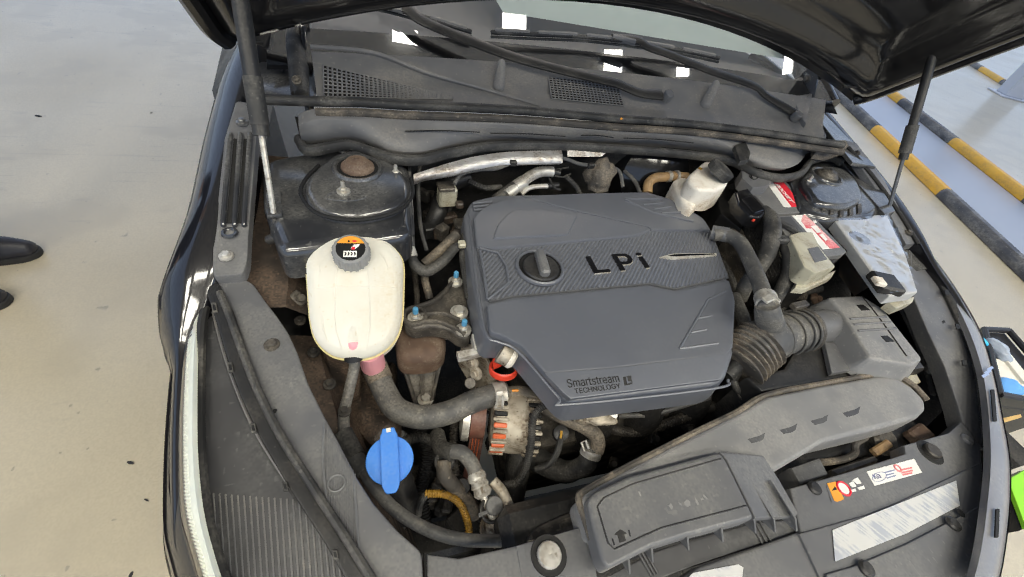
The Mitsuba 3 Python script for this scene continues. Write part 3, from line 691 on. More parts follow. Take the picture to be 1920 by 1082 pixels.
# ---- engine cover
EP = (.762, 0, .06)                                   # its top plane z = .762 + .06 y
def ep(dz): return (EP[0]+dz, EP[1], EP[2])
body = [(868, 402), (884, 374), (930, 364), (1218, 359), (1262, 372), (1322, 408), (1336, 430), (1365, 520), (1382, 560), (1378, 660), (1362, 710), (1340, 722), (1070, 754), (1052, 738), (975, 648), (938, 630), (912, 632), (900, 610), (880, 500)]
EC = car('engine_cover', slab(body, pl=ep(-.012), t=.055, b=.010, rc=.012, nb=3, draft=.004), 'cover_plastic', 'large dusty grey plastic engine cover with raised panels')
add(EC+'__upper_panel', slab([(887, 408), (906, 388), (940, 374), (975, 368), (1000, 373), (1060, 391), (1216, 425), (1222, 430), (1196, 440), (920, 465), (893, 460)], pl=ep(0), t=.014, b=.0045, rc=.006), 'cover_plastic')
add(EC+'__rear_panel', plate([WP(u, v, ep(z)) for u, v, z in ((1000, 373, 0), (975, 368, 0), (1100, 362, -.009), (1214, 360, -.010), (1256, 373, -.010), (1318, 410, -.009), (1332, 431, -.002), (1222, 430, 0), (1216, 425, 0), (1060, 391, 0))], .010, .002), 'cover_plastic')
add(EC+'__raised_panel', slab([(925, 446), (934, 420), (952, 400), (968, 392), (1010, 390), (1084, 402), (1066, 438), (1058, 440)], pl=ep(.004), t=.006, b=.0032, rc=.004), 'cover_plastic')
add(EC+'__carbon_panel', slab([(893, 462), (920, 466), (1196, 441), (1222, 430), (1334, 432), (1367, 520), (1266, 542), (1218, 532), (960, 556), (918, 566), (908, 540)], pl=ep(-.007), t=.004, b=.001), 'carbon_plastic')
CPX = [(895, 464), (920, 468), (1196, 443), (1222, 432), (1332, 434), (1365, 519), (1266, 540), (1218, 530), (960, 554), (920, 563), (910, 540)]
def carbon():
    from shapely.geometry import Polygon, LineString, Point
    P3 = Q(CPX, pl=ep(-.007)); pg = Polygon(P3[:, :2]).difference(Point(*WP(1012, 502, ep(-.007))[:2]).buffer(.046))
    a, b = WP(1000, 540, ep(-.007)), WP(1038, 490, ep(-.007)); d = unit((b-a)[:2]); nn = np.array([-d[1], d[0]])
    c = P3[:, :2].mean(0); ms = []
    for k in range(-75, 76):
        o = c+nn*k*.0068
        g = pg.intersection(LineString([o-d*.6, o+d*.6]))
        for ln in getattr(g, 'geoms', [g]):
            if ln.is_empty or ln.length < .004: continue
            p, q = (np.array([*e, 0]) for e in (ln.coords[0], ln.coords[-1]))
            p[2] = EP[0]-.0068+EP[2]*p[1]; q[2] = EP[0]-.0068+EP[2]*q[1]
            w = np.array([*nn, 0])*.0025; h = A3(0, 0, .0013)
            ms.append(TM([p-w, p+h, p+w, q-w, q+h, q+w], [[0, 3, 4], [0, 4, 1], [1, 4, 5], [1, 5, 2], [0, 1, 2], [3, 5, 4]]))
    return cat_(ms)


add(EC+'__carbon_rib', carbon(), 'cover_plastic', kind='stuff', smooth=False)
add(EC+'__lower_panel', slab([(913, 570), (960, 560), (1216, 535), (1266, 546), (1368, 524), (1379, 560), (1376, 650), (1366, 664), (1150, 690), (1022, 700), (978, 648), (940, 628), (918, 622)], pl=ep(0), t=.014, b=.0045, rc=.006), 'cover_plastic')
nf = unit(np.cross(W(1368, 662, .797)-W(1020, 699, .797), W(1352, 712, .788)-W(1020, 699, .797))); nf = nf if nf[2] > 0 else -nf
def fs_pt(u, v, lift=.0004):
    d = _f+_RX*(u-960)/FOC-_UX*(v-541)/FOC; o = W(1020, 699, .797); return CAM+d*(((o-CAM)@nf)/(d@nf))+nf*lift
add(EC+'__sloped_panel', plate([fs_pt(u, v, 0.) for u, v in ((1020, 699), (1150, 689), (1368, 662), (1352, 712), (1070, 748), (1056, 736))], .012, .002, n=nf), 'cover_plastic')
add(EC+'__bezel', cat_([tube([WP(u, v, ep(-.003)) for u, v in q], .0024, 6, straight=True) for q in (((900, 466), (934, 474), (950, 500), (954, 530), (914, 562)), ((900, 470), (908, 512), (914, 562)))]), 'cover_plastic')
# vents at two corners
for q in ([(1362, 545), (1332, 562), (1278, 652), (1346, 644)],):
    add(EC+'__vent', slab(q, pl=ep(.0008), t=.0006, b=.0002), 'cover_plastic')
for a, b in (((1362, 545), (1328, 562)), ((1328, 562), (1274, 654)), ((1308, 597), (1336, 592)), ((1296, 624), (1324, 618)), ((1274, 654), (1346, 644))):
    add(EC+'__vent_rib', tube([WP(*a, ep(.0002)), WP(*b, ep(.0002))], .0022, 6, straight=True), 'cover_plastic')
for a, b, z in (((1172, 374), (1240, 372), -.0075), ((1206, 384), (1244, 380), -.0065), ((1226, 392), (1258, 388), -.006), ((1240, 400), (1276, 398), -.0055), ((1172, 374), (1222, 398), -.0055), ((1222, 398), (1300, 415), -.0045)):
    add(EC+'__vent_rib', tube([WP(*a, ep(z)), WP(*b, ep(z))], .0024, 6, straight=True), 'cover_plastic')
for i in range(3): add(EC+'__cooling_rib', tube([WP(886+i*1, 382+i*6, ep(-.008)), WP(922-i*6, 378+i*7, ep(-.008))], .003, 6, straight=True), 'cover_plastic')
add(EC+'__trim_line', tube([WP(u, v, ep(-.0105)) for u, v in ((880, 402), (884, 440), (892, 520), (905, 600), (916, 634), (936, 642), (972, 660), (1046, 744), (1068, 758), (1342, 728), (1366, 712))], .0022, 6), 'cover_plastic')
# oil filler
oc = WP(1012, 502, ep(-.006))
add(EC+'__filler_collar', lathe(oc, (0, 0, 1), [(.040, .002), (.0405, .0045), (.043, .006), (.046, .004), (.047, 0)], 48), 'cover_plastic')
add(EC+'__filler_well', lathe(oc, (0, 0, 1), [(0, .0015), (.041, .0015)], 40), 'recess_black')
cap = car('oil_filler_cap', lathe(oc+A3(-.001, -.006, .001), (0, 0, 1), [(.034, 0), (.034, .006), (.032, .009), (.026, .010), (.0, .010)], 40), 'plastic_black', 'black round oil filler cap with a raised grip')
gx = unit(WP(1020, 535, ep(0))-WP(1004, 478, ep(0)))
add(cap+'__grip', box(oc+A3(-.001, -.006, .018), (.058, .018, .018), .004, axes(gx, (0, 0, 1))), 'plastic')
# lettering
def on_cover(text, u, v, u2, v2, h, mat, name, dz, **k):
    o, x = WP(u, v, ep(dz)), WP(u2, v2, ep(dz)); nrm = unit(A3(-EP[1], -EP[2], 1))
    return add(EC+'__'+name, lettering(text, o, x-o, nrm, h, **k), mat, smooth=False)


for ch, u, v, u2, v2 in (('L', 1108, 514, 1148, 510), ('P', 1158, 509, 1196, 505), ('i', 1206, 504, 1220, 502)):
    pl = ep(-.0068); o, x = WP(u, v, pl), WP(u2, v2, pl); hgt = .0415 if ch != 'i' else .0385
    kk = add(EC+'__letter', lettering(ch, o, x-o, A3(0, -EP[2], 1), hgt, .003, True, sx=1.3), 'gloss_black', smooth=False)
    add(EC+'__letter_edge', lettering(ch, o+A3(.0004, -.0016, -.0004), x-o, A3(0, -EP[2], 1), hgt, .0026, True, sx=1.3), 'alloy', smooth=False)
add(EC+'__chrome_blade', plate([WP(u, v, ep(z)) for u, v, z in ((1236, 482, -.004), (1260, 475, -.004), (1344, 474, -.004), (1344, 479, -.004), (1262, 486, -.004))], .003, .0012), 'alloy')
add(EC+'__chrome_blade_face', plate([WP(u, v, ep(z)) for u, v, z in ((1252, 479.5, -.0035), (1264, 476.5, -.0035), (1340, 475.3, -.0035), (1340, 476.8, -.0035), (1264, 480.5, -.0035))], .001, .0003), 'gloss_black')
for txt, a, b, h in (('Smartstream', (1064, 727), (1162, 716), .0125), ('TECHNOLOGY', (1078, 739), (1164, 728), .0078)):
    o, x = fs_pt(*a), fs_pt(*b); m = meshkit.text_mesh(txt, h, .001); w = m.bounds[1][0]
    add(EC+'__lettering', lettering(txt, o, x-o, nf, h, .0006, sx=np.linalg.norm(x-o)/w), 'recess_black', smooth=False)
o = fs_pt(1168, 722); x = fs_pt(1186, 720)
add(EC+'__emblem', plate([fs_pt(1168, 707), fs_pt(1183, 704), fs_pt(1186, 720), fs_pt(1171, 723)], .001, .0002), 'plastic_black')
add(EC+'__emblem_mark', cat_([plate([fs_pt(1173, 707, .0014), fs_pt(1175, 706.5, .0014), fs_pt(1178, 719, .0014), fs_pt(1175.5, 719.5, .0014)], .001, .0001), plate([fs_pt(1177, 716, .0014), fs_pt(1183, 715, .0014), fs_pt(1183.5, 717.5, .0014), fs_pt(1178, 718.5, .0014)], .001, .0001)]), 'cover_plastic')

# ---- coolant tank
TN = unit((0, -.50, .87))
tc = W(661, 560, .825)
def on_plane(u, v, o, n):
    d = _f+_RX*(u-960)/FOC-_UX*(v-541)/FOC; return CAM+d*(((o-CAM)@n)/(d@n))
tank_o = [(570, 484), (590, 460), (628, 438), (694, 438), (730, 448), (753, 474), (757, 498), (754, 590), (748, 622), (730, 648), (698, 668), (660, 673), (622, 667), (598, 650), (582, 625), (576, 590), (570, 505)]
tk = car('coolant_tank', plate([on_plane(u, v, tc, TN) for u, v in tank_o], .115, .018, rc=.014, n=TN, nb=5), 'tank_plastic', 'translucent cream coolant expansion tank with a grey cap', smooth=60)
for q in (((632, 500), (628, 600), (640, 655)), ((690, 500), (694, 600), (688, 655)), ((588, 540), (660, 536), (742, 538))):
    add(tk+'__seam', tube([on_plane(u, v, tc, TN)-TN*.0008 for u, v in q], .0016, 6), 'tank_plastic')
for q in (((600, 512), (598, 500), (612, 476)), ((722, 512), (728, 500), (712, 474)), ((604, 590), (606, 615), (612, 640))):
    add(tk+'__molding', tube([on_plane(u, v, tc, TN)-TN*.001 for u, v in q], .002, 6), 'tank_plastic')
ca = unit((0, -.28, .96))
cp = on_plane(661, 484, tc, TN)+ca*.027
add(tk+'__neck', lathe(cp-ca*.028, ca, [(.022, -.03), (.022, .012)], 28), 'tank_plastic')
n_ = 56; prof = []
KS = .80
cm = lathe(cp, ca, [(r*KS, h) for r, h in ((.0318, -.024), (.0325, -.018), (.0325, -.004), (.0305, 0), (.027, .0008), (0, .0008))], 96)
v = np.array(cm.vertices); x, y, z = frame(ca); rel = v-cp; ang = np.arctan2(rel@y, rel@x); rad = np.hypot(rel@x, rel@y); hh = rel@z
f_ = np.where((rad > .031*KS) & (hh < -.002), 1+.035*np.sign(np.sin(ang*18)), 1.); v = cp+(rel-np.outer(hh, z))*f_[:, None]+np.outer(hh, z)
kc = add(tk+'__cap', TM(v, cm.faces), 'grey_cap', 'grey ribbed screw cap with an orange and black warning label', smooth=30)
def capd(a0, a1, r0, r1, mat, lift, name='label'):
    pass
th = np.linspace(0, 2*np.pi, 40, endpoint=False)
cx = unit(W(690, 464, .9)-W(632, 464, .9)); cx = unit(cx-ca*(cx@ca)); cy = np.cross(ca, cx)
def cd(px, py, lift=.0014): return cp+cx*px*KS+cy*py*KS+ca*lift
def disc(pts, lift, mat, nm): add(nm, plate([cd(a, b, lift) for a, b in pts], .0005, .0001, n=ca), mat, smooth=False)
disc([(.0255*math.cos(t), .0255*math.sin(t)) for t in th], .0014, 'black_print', tk+'__cap_label')
arc = [(.0258*math.cos(t), .0258*math.sin(t)) for t in np.linspace(math.radians(24), math.radians(156), 20)]
disc(arc, .0018, 'orange_print', tk+'__cap_label_band')
disc([(-.012, -.019), (.011, -.019), (.011, -.006), (-.012, -.006)], .0018, 'white_print', tk+'__cap_label_window')
for i in range(4): disc([(-.010+i*.0052, -.016), (-.0075+i*.0052, -.016), (-.0062+i*.0052, -.012), (-.0075+i*.0052, -.009), (-.010+i*.0052, -.009), (-.0085+i*.0052, -.0125)], .0022, 'black_print', tk+'__cap_label_mark')
disc([(0, .0), (.006, .008), (.016, .009), (.014, .004), (.008, -.002)], .0018, 'white_print', tk+'__cap_label_hand')
disc([(.001, -.003), (.007, -.004), (.008, .002), (.003, .003)], .0023, 'red_print', tk+'__cap_label_spot')
disc([(-.006, .0125), (-.001, .0125), (-.0035, .0175)], .0022, 'black_print', tk+'__cap_label_triangle')
disc([(.003, .0130), (.010, .0130), (.010, .0165), (.003, .0165)], .0022, 'red_print', tk+'__cap_label_book')
sp_ = on_plane(663, 655, tc, TN)
add(tk+'__spout', tube([on_plane(660, 600, tc, TN)-TN*.011, on_plane(661, 622, tc, TN)-TN*.0075, on_plane(662, 645, tc, TN)-TN*.0075, W(663, 662, .765)], [.008, .0095, .0095, .009], 14), 'tank_plastic')
add(tk+'__stained_spout', tube([on_plane(662, 630, tc, TN)-TN*.0068, on_plane(662, 646, tc, TN)-TN*.0068, W(663, 664, .766)], [.007, .0096, .0092], 14), 'pink_plastic', 'pink stained outlet spout at the foot of the tank')
add(tk+'__weld_seam', tube(np.vstack([resamp(round_corners(np.array([on_plane(u, v, tc, TN) for u, v in tank_o]), .012), 120)])-TN*.030, .0034, 6, straight=True, caps=False), 'tank_edge')
add(tk+'__outlet', tube([W(692, 658, .74), W(700, 684, .69)], .020, 16, straight=True), 'pink_plastic')
car('tank_bracket', plate([W(603, 655, .69), W(680, 665, .69), W(672, 740, .62), W(640, 760, .60), (W(622, 730, .62))], .02, .005), 'apron_paint', 'brown dusty bracket under the coolant tank')

# thin overflow line from the tank spout to the front
ol = [(664, 664, .762), (664, 690, .74), (654, 735, .715), (645, 775, .69), (646, 808, .69), (656, 836, .69), (676, 872, .69), (700, 910, .685), (740, 955, .68), (800, 992, .675), (870, 1012, .67), (965, 1014, .665)]
k = car('overflow_hose', tubeW(ol, [.008]*3+[.0085]*9, n=12), 'hose_rubber', 'thin grey overflow hose curving from the tank down to the front')
add(k+'__clamp', cat_([lathe(W(663, 668, .764), unit((0, -.5, -.8)), [(.010, -.004), (.0135, -.004), (.0135, .005), (.010, .005)], 20), box(W(650, 664, .764), (.005, .014, .022), .001), box(W(677, 662, .764), (.005, .014, .022), .001)]), 'plastic_black')
add(k+'__sleeve', tubeW([(644, 812, .69), (656, 836, .69), (668, 858, .69)], .0135, n=14), 'rubber')
add(k+'__sleeve', tubeW([(660, 846, .69), (676, 872, .69), (684, 884, .69)], .0115, n=14), 'hose_rubber')
# big coolant hose
bh = [(700, 676, .68), (708, 700, .672), (722, 735, .662), (745, 768, .66), (790, 782, .66), (840, 774, .665), (890, 752, .67), (930, 740, .672), (950, 738, .672)]
k = car('coolant_hose', tubeW(bh, .0195, n=18), 'hose_rubber', 'thick grey coolant hose running from the tank to the alternator')
add(k+'__clamp', cat_([tubeW([(924, 741, .672), (946, 738, .672)], .0222, n=20, straight=True), plate([W(930, 734, .7), W(944, 732, .7), W(942, 766, .682), (W(930, 766, .682))], .003, .001)]), 'alloy')
add(k+'__spring_clip', cat_([tubeW([(934, 742, .703), (930, 764, .69), (942, 766, .69), (944, 742, .703)], .0026, n=6, straight=True)]), 'alloy')
add(k+'__foam_band', tubeW([(702, 686, .678), (708, 702, .672), (713, 714, .668)], .0212, n=18), 'dusty_rubber')
hp = [(948, 738, .672), (985, 738, .672), (1020, 762, .672), (1060, 784, .672), (1095, 800, .672), (1118, 818, .665), (1120, 840, .65), (1112, 850, .64)]
k = car('metal_pipe', tubeW(hp, .0125, n=14), 'dusty_rubber', 'dusty bent pipe passing below the front edge of the engine cover')
add(k+'__paint_mark', tubeW([(960, 732.5, .6845), (972, 732, .6845)], .0022, n=6, straight=True), 'orange_print')
k = car('radiator_hose', tubeW([(1112, 838, .645), (1100, 868, .62), (1080, 880, .60), (1056, 884, .58), (1020, 868, .56), (990, 850, .54)], [.0165, .017, .017, .020, .022, .026], n=16), 'rubber', 'black lower radiator hose')
add(k+'__clamp', cat_([tubeW([(1110, 842, .645), (1106, 854, .636)], .0185, n=20, straight=True), tubeW([(1096, 846, .655), (1090, 830, .662), (1098, 826, .662), (1104, 842, .66)], .0022, n=6, straight=True)]), 'alloy')
add(k+'__end', lathe(W(1112, 838, .648), unit((.1, .2, 1)), [(0, .004), (.012, .004), (.0155, .0), (.0165, -.01)], 20), 'hose_rubber')
car('radiator_hose', tubeW([(995, 860, .54), (985, 830, .55), (970, 890, .52), (960, 960, .50)], [.024, .024, .022, .018], n=14), 'rubber')
# cable loops in front of the alternator
car('wiring_loom', tubeW([(1050, 752, .70), (1018, 762, .70), (1000, 785, .69), (996, 830, .66), (985, 880, .62), (968, 905, .6), (945, 908, .58)], .006, n=10, ribs=(.004, .0007)), 'rubber', 'thin corrugated loom looping down in front of the alternator')
car('sensor_cable', tubeW([(1052, 815, .66), (1046, 845, .65), (1030, 870, .63), (1005, 880, .61)], .0055, n=8), 'rubber')
add('car__sensor_cable__plug', cat_([lathe(W(1052, 812, .66), unit((-.2, -.3, 1)), [(0, .004), (.008, .004), (.013, .002), (.013, -.02)], 18)]), 'plastic_black')
add('car__sensor_cable__wire', tubeW([(1053, 808, .668), (1051, 822, .664)], .0022, n=6, straight=True), 'yellow_sleeve')

# ---- alternator, belt, tensioner, brackets
al = W(966, 790, .63)
ax = unit(W(1012, 792, .63)-W(920, 786, .63)); R = axes(ax, (0, -.3, 1))
k = car('alternator', tube([al-ax*.045, al-ax*.04, al-ax*.012, al+ax*.012, al+ax*.03, al+ax*.036], [.030, .050, .054, .054, .05, .036], 28, straight=True), 'dirty_metal', 'dirty cast alternator with slotted vents showing orange windings')
for sg in (-1, 1):
    for i in range(7):
        a = math.radians(-8+i*20); q = R[:, 2]*math.sin(a)-R[:, 1]*0
        rad = R[:, 2]*math.sin(a)+np.cross(ax, R[:, 2])*math.cos(a)
        rad = rad if True else q
        c = al+ax*(.029*sg-.004)+rad*.0525
        add(k+'__vent', box(c, (.022, .0075, .006), .0015, axes(ax, rad)), 'copper_winding' if (sg < 0 and i in (1, 2, 3, 4)) else 'recess_black')
        c2 = al+ax*(.029*sg-.004)+(R[:, 2]*math.sin(a+math.radians(10))+np.cross(ax, R[:, 2])*math.cos(a+math.radians(10)))*.0535
        add(k+'__fin', box(c2, (.026, .0055, .008), .0015, axes(ax, R[:, 2]*math.sin(a+.17)+np.cross(ax, R[:, 2])*math.cos(a+.17))), 'dirty_metal')
pc = W(895, 782, .63)
k = car('drive_belt', tube([pc-ax*.0125, pc-ax*.0124, pc+ax*.0124, pc+ax*.0125], [.02, .036, .036, .02], 36, straight=True), 'brown_belt', 'reddish brown ribbed drive belt beside the alternator')
add(k+'__run', loft([[W(u-13+q, v, z) for q in (0, 9, 18, 26)] for u, v, z in ((897, 745, .66), (899, 775, .655), (894, 820, .61), (886, 865, .55), (880, 900, .48))], flip=True), 'brown_belt', smooth=50)
for q in (6, 12, 18): add(k+'__groove', tube([W(u-13+q, v, z+.0012) for u, v, z in ((897, 748, .66), (899, 775, .655), (894, 820, .61), (886, 865, .55))], .0008, 5), 'copper_winding')
k = car('belt_pulley', tube([pc-ax*.03, pc-ax*.026, pc-ax*.014], [.02, .041, .041], 32, straight=True), 'zinc', 'shiny steel pulley rim')
car('tensioner', lathe(W(882, 718, .67), unit((-.2, -.5, .8)), [(0, .010), (.009, .010), (.0105, .007), (.0105, -.03)], 24), 'dull_iron', 'shiny silver tensioner bolt head')
k = car('timing_cover', plate([W(862, 645, .70), (W(905, 640, .72)), W(930, 700, .69), W(940, 740, .65), W(890, 745, .62), W(888, 690, .66)], .06, .006, rc=.008), 'dirty_metal', 'oily cast timing cover edge left of the red ring')
add(k+'__bracket', plate([W(856, 658, .735), W(910, 648, .735), W(912, 660, .733), W(860, 672, .733)], .012, .002), 'alloy')
add(k+'__lug', plate([W(884, 625, .745), W(900, 622, .745), W(912, 650, .74), W(890, 655, .74)], .02, .003), 'alloy')
for u, v, z in ((885, 680, .70), (892, 700, .69)): add(k+'__bolt', hexbolt(W(u, v, z), .008, unit((-.8, -.5, .3))), 'dirty_metal')
# dipstick with red ring
rc_ = W(944, 692, .715); rn = unit((0, .30, .94))
def torus(c, n, R_, r_, tall=1.):
    x, y, z = frame(n); th = np.linspace(0, 2*np.pi, 37)
    return tube([c+R_*(math.cos(t)*x+math.sin(t)*y) for t in th], r_, 8, straight=True, up=tuple(n), flat=tall, caps=False)
k = car('dipstick_ring', torus(rc_, rn, .0225, .0028, 2.6), 'red_plastic', 'bright red ring handle of the oil dipstick')
add(k+'__tab', plate([W(926, 690, .724), W(924, 672, .728), W(934, 668, .728), W(944, 678, .726), W(940, 684, .722)], .006, .002), 'red_plastic')
car('sensor_housing', cat_([tubeW([(938, 660, .765), (958, 672, .76)], [.019, .016], n=16, straight=True)]), 'dirty_metal')
add('car__sensor_housing__cap', lathe(W(959, 673, .76), unit(W(958, 672, .76)-W(938, 660, .765)), [(0, .006), (.012, .006), (.0165, .002), (.0165, -.004)], 20), 'white_plastic')
# engine mount
mz = .745
mb = [(757, 590), (764, 574), (790, 572), (812, 556), (842, 530), (852, 512), (866, 512), (872, 540), (880, 590), (886, 620), (876, 634), (858, 630), (842, 616), (805, 610), (776, 616), (760, 606)]
k = car('engine_mount_bracket', slab(mb, z=mz, t=.03, b=.007, rc=.010, nb=3), 'dull_iron', 'three-armed dark cast engine mount bracket with blue-tipped studs')
for q in (((775, 578), (820, 560), (856, 520)), ((770, 608), (815, 602), (850, 614), (872, 628)), ((786, 590), (830, 588), (862, 600))):
    add(k+'__rib', tube([W(u, v, mz+.002) for u, v in q], .0045, 8), 'dull_iron')
add(k+'__rim', torus(W(778, 592, mz+.003), (0, 0, 1), .0185, .004), 'dull_iron')
for u, v in ((779, 590), (854, 522), (869, 612)):
    b = add(k+'__stud', hexbolt(W(u, v+6, mz+.002), .0085, stud=.022), 'zinc')
    add(k+'__stud_tip', lathe(W(u, v+6, mz+.002)+A3(0, 0, .022), (0, 0, 1), [(.0048, -.008), (.0048, .001), (.004, .003), (0, .0035)], 14), 'blue_mark')
add(k+'__bolt', hexbolt(W(861, 585, mz+.004), .010), 'zinc')
k = car('engine_mount', slab([(738, 610), (752, 580), (790, 590), (836, 612), (838, 650), (820, 668), (775, 674), (745, 668)], z=.705, t=.05, b=.02, rc=.02, nb=4), 'rust', 'brown rubber body of the engine mount')
add(k+'__support', cat_([plate([W(750, 670, .66), W(830, 660, .66), W(812, 760, .60), W(780, 762, .60)], .02, .004)]+[tubeW([(u, 670, .668), (780+(u-752)*.35, 758, .606)], .004, n=6, straight=True) for u in (752, 790, 828)]), 'dull_iron')
add(k+'__bolt', hexbolt(W(798, 748, .612), .009), 'zinc')
car('chassis_rail', slab([(625, 690), (745, 668), (742, 700), (715, 740), (760, 790), (700, 850), (660, 800), (640, 740)], z=.60, t=.1, b=.02, rc=.02), 'apron_paint', 'dusty brown chassis rail below the coolant tank')
k = car('tower_side', plate([W(770, 300, .86), W(778, 440, .85), W(780, 520, .6), W(764, 330, .6)], .006, .001, n=(1, 0, 0)), 'bay_paint')

# ---- rear left pipes and bits
k = car('air_con_pipe', tubeW([(950, 366, .80), (975, 346, .815), (995, 330, .825), (1015, 322, .83), (1036, 322, .83)], .0125, n=14), 'alloy', 'thick dusty aluminium pipe bending into the bulkhead')
add(k+'__fitting', tubeW([(966, 352, .81), (982, 341, .818)], .0155, n=16, straight=True), 'alloy')
add(k+'__hose', tubeW([(930, 378, .78), (968, 350, .81)], .016, n=14, straight=True), 'rubber')
add(k+'__collar', tubeW([(1034, 322, .83), (1050, 324, .83)], .008, n=12, straight=True), 'plastic_black')
k = car('air_con_pipe', tubeW([(978, 364, .80), (990, 354, .81), (1005, 350, .812), (1030, 349, .813)], .0055, n=10), 'alloy', 'thin aluminium pipe below the thick one')
add(k+'__plug', tubeW([(1026, 349, .813), (1046, 347, .813)], .007, n=10, straight=True), 'plastic_black')
for q in (((1040, 310), (1036, 318), (1066, 314)), ((1040, 330), (1056, 332), (1070, 326)), ((1030, 335), (1040, 352), (1052, 356))):
    car('small_wire', tubeW([(u, v, .825) for u, v in q], .0022, n=6), 'rubber')
car('small_wire', tubeW([(852, 345, .84), (866, 326, .85), (900, 318, .855), (930, 316, .86), (960, 306, .862), (1000, 300, .865), (1050, 296, .868), (1090, 308, .865), (1130, 312, .865), (1160, 320, .86), (1168, 350, .84)], .0042, n=8), 'hose_rubber')
for u, v in ((962, 306), (985, 300), (1108, 311)): add('car__small_wire__clip', box(W(u, v, .866), (.016, .01, .012), .002), 'plastic_black')
g0 = trimesh.creation.icosphere(3, 1.)
def lump(c, s, seed, amp=.35):
    v = g0.vertices; m = v*(1+amp*(meshkit.fbm(v*1.7+seed, 3)[:, None]-.5)*2)*np.array(s); m[:, 2] = np.maximum(m[:, 2], -s[2]*.5); return TM(m+np.asarray(c)+A3(0, 0, s[2]*.5), g0.faces)
car('bulkhead_grommet', lump(W(1118, 350, .81), (.034, .03, .045), 5, .6), 'dusty_rubber', 'dirty brown lump of sealant on the bulkhead', smooth=True)
car('intake_sensor', lump(W(1108, 776, .70), (.04, .025, .02), 11, .7), 'dirty_metal', 'mottled cast lump with two white plugs below the engine cover', smooth=True)
for u, v in ((1143, 764), (1150, 777)): add('car__intake_sensor__plug', lathe(W(u, v, .715), (.2, -.5, 1), [(0, .004), (.006, .004), (.0075, .002), (.0075, -.012)], 16), 'white_print')
k = car('solenoid', box(W(838, 366, .80), (.038, .03, .045), .004, yawR(6)), 'clear_yellow', 'small yellowish relay box left of the engine cover')
add(k+'__cap', box(W(836, 350, .824), (.034, .03, .008), .002, yawR(6)), 'dull_iron')
add(k+'__plug', box(W(862, 384, .79), (.016, .016, .014), .003), 'apron_paint')
k = car('heater_pipe', tubeW([(856, 440, .78), (830, 466, .77), (796, 496, .75)], .0105, n=12), 'dusty_rubber', 'dusty straight heater pipe between tank and engine cover')
car('heater_pipe', tubeW([(792, 500, .74), (798, 530, .72), (806, 560, .70)], .0075, n=10), 'dusty_rubber')
k = car('heater_hose', tubeW([(768, 466, .79), (778, 496, .775), (800, 508, .765), (830, 490, .775), (852, 466, .785), (866, 456, .79)], [.008, .010, .011, .010, .009, .006], n=12), 'rubber', 'black hose with a crimped ferrule beside the tank')
add(k+'__ferrule', tubeW([(766, 458, .795), (774, 482, .782)], .0095, n=14, straight=True), 'alloy')
add(k+'__connector', box(W(866, 458, .795), (.014, .016, .010), .002), 'clear_yellow')
car('wiring_loom', tubeW([(872, 440, .78), (868, 480, .77), (874, 520, .76), (880, 560, .75)], .007, n=10, ribs=(.005, .001)), 'rubber')
car('wiring_loom', tubeW([(790, 300, .86), (784, 340, .83), (788, 420, .8), (800, 470, .77)], .004, n=8), 'rubber')
car('gearbox_hose', tubeW([(880, 330, .8), (840, 350, .78), (820, 400, .75), (800, 440, .7)], .02, n=12), 'plastic_black')
for i in range(26):
    u, v = rng.uniform(784, 870), rng.uniform(305, 450)
    car('bulkhead_bracket', box(W(u, v, rng.uniform(.68, .77)), rng.uniform(.012, .035, 3), .003, yawR(rng.uniform(0, 90))), ['dull_iron', 'plastic_black', 'apron_paint'][i % 3])

def loom(name, pts, r, mat, ribbed=True): car(name, tubeW(pts, r, n=8, ribs=(.006, r*.14) if ribbed else None), mat)
loom('wiring_loom', [(690, 800, .55), (730, 830, .54), (790, 820, .53), (830, 840, .5)], .009, 'rubber')
loom('wiring_loom', [(780, 790, .52), (800, 850, .5), (790, 920, .46), (800, 1000, .42)], .012, 'plastic_black')
loom('wiring_loom', [(860, 760, .56), (850, 820, .55), (858, 900, .5), (900, 960, .45)], .008, 'dull_iron')
loom('wiring_loom', [(1130, 800, .62), (1190, 810, .6), (1260, 790, .62), (1340, 760, .64)], .009, 'dull_iron')
loom('wiring_loom', [(1160, 780, .64), (1230, 775, .66), (1330, 745, .68)], .005, 'hose_rubber', False)
loom('wiring_loom', [(1400, 735, .68), (1440, 720, .68), (1470, 700, .69)], .006, 'hose_rubber', False)
loom('wiring_loom', [(1420, 560, .72), (1440, 610, .70), (1480, 560, .72), (1540, 540, .74)], .009, 'rubber')
loom('wiring_loom', [(1340, 470, .75), (1370, 520, .74), (1390, 580, .74)], .008, 'rubber')
loom('wiring_loom', [(1360, 450, .74), (1400, 540, .72), (1430, 600, .70)], .006, 'dull_iron', False)
loom('wiring_loom', [(1700, 560, .74), (1730, 640, .70), (1770, 720, .68), (1790, 790, .66)], .008, 'rubber')
loom('wiring_loom', [(1690, 580, .72), (1722, 650, .68), (1750, 740, .66)], .005, 'hose_rubber', False)
loom('wiring_loom', [(1170, 320, .82), (1190, 340, .81), (1200, 362, .80)], .005, 'hose_rubber', False)
loom('wiring_loom', [(1060, 330, .82), (1080, 350, .81), (1090, 370, .79)], .006, 'rubber')
loom('wiring_loom', [(880, 340, .80), (910, 352, .80), (940, 350, .79)], .006, 'rubber')
loom('wiring_loom', [(776, 500, .70), (782, 560, .68), (776, 600, .66)], .006, 'dull_iron', False)
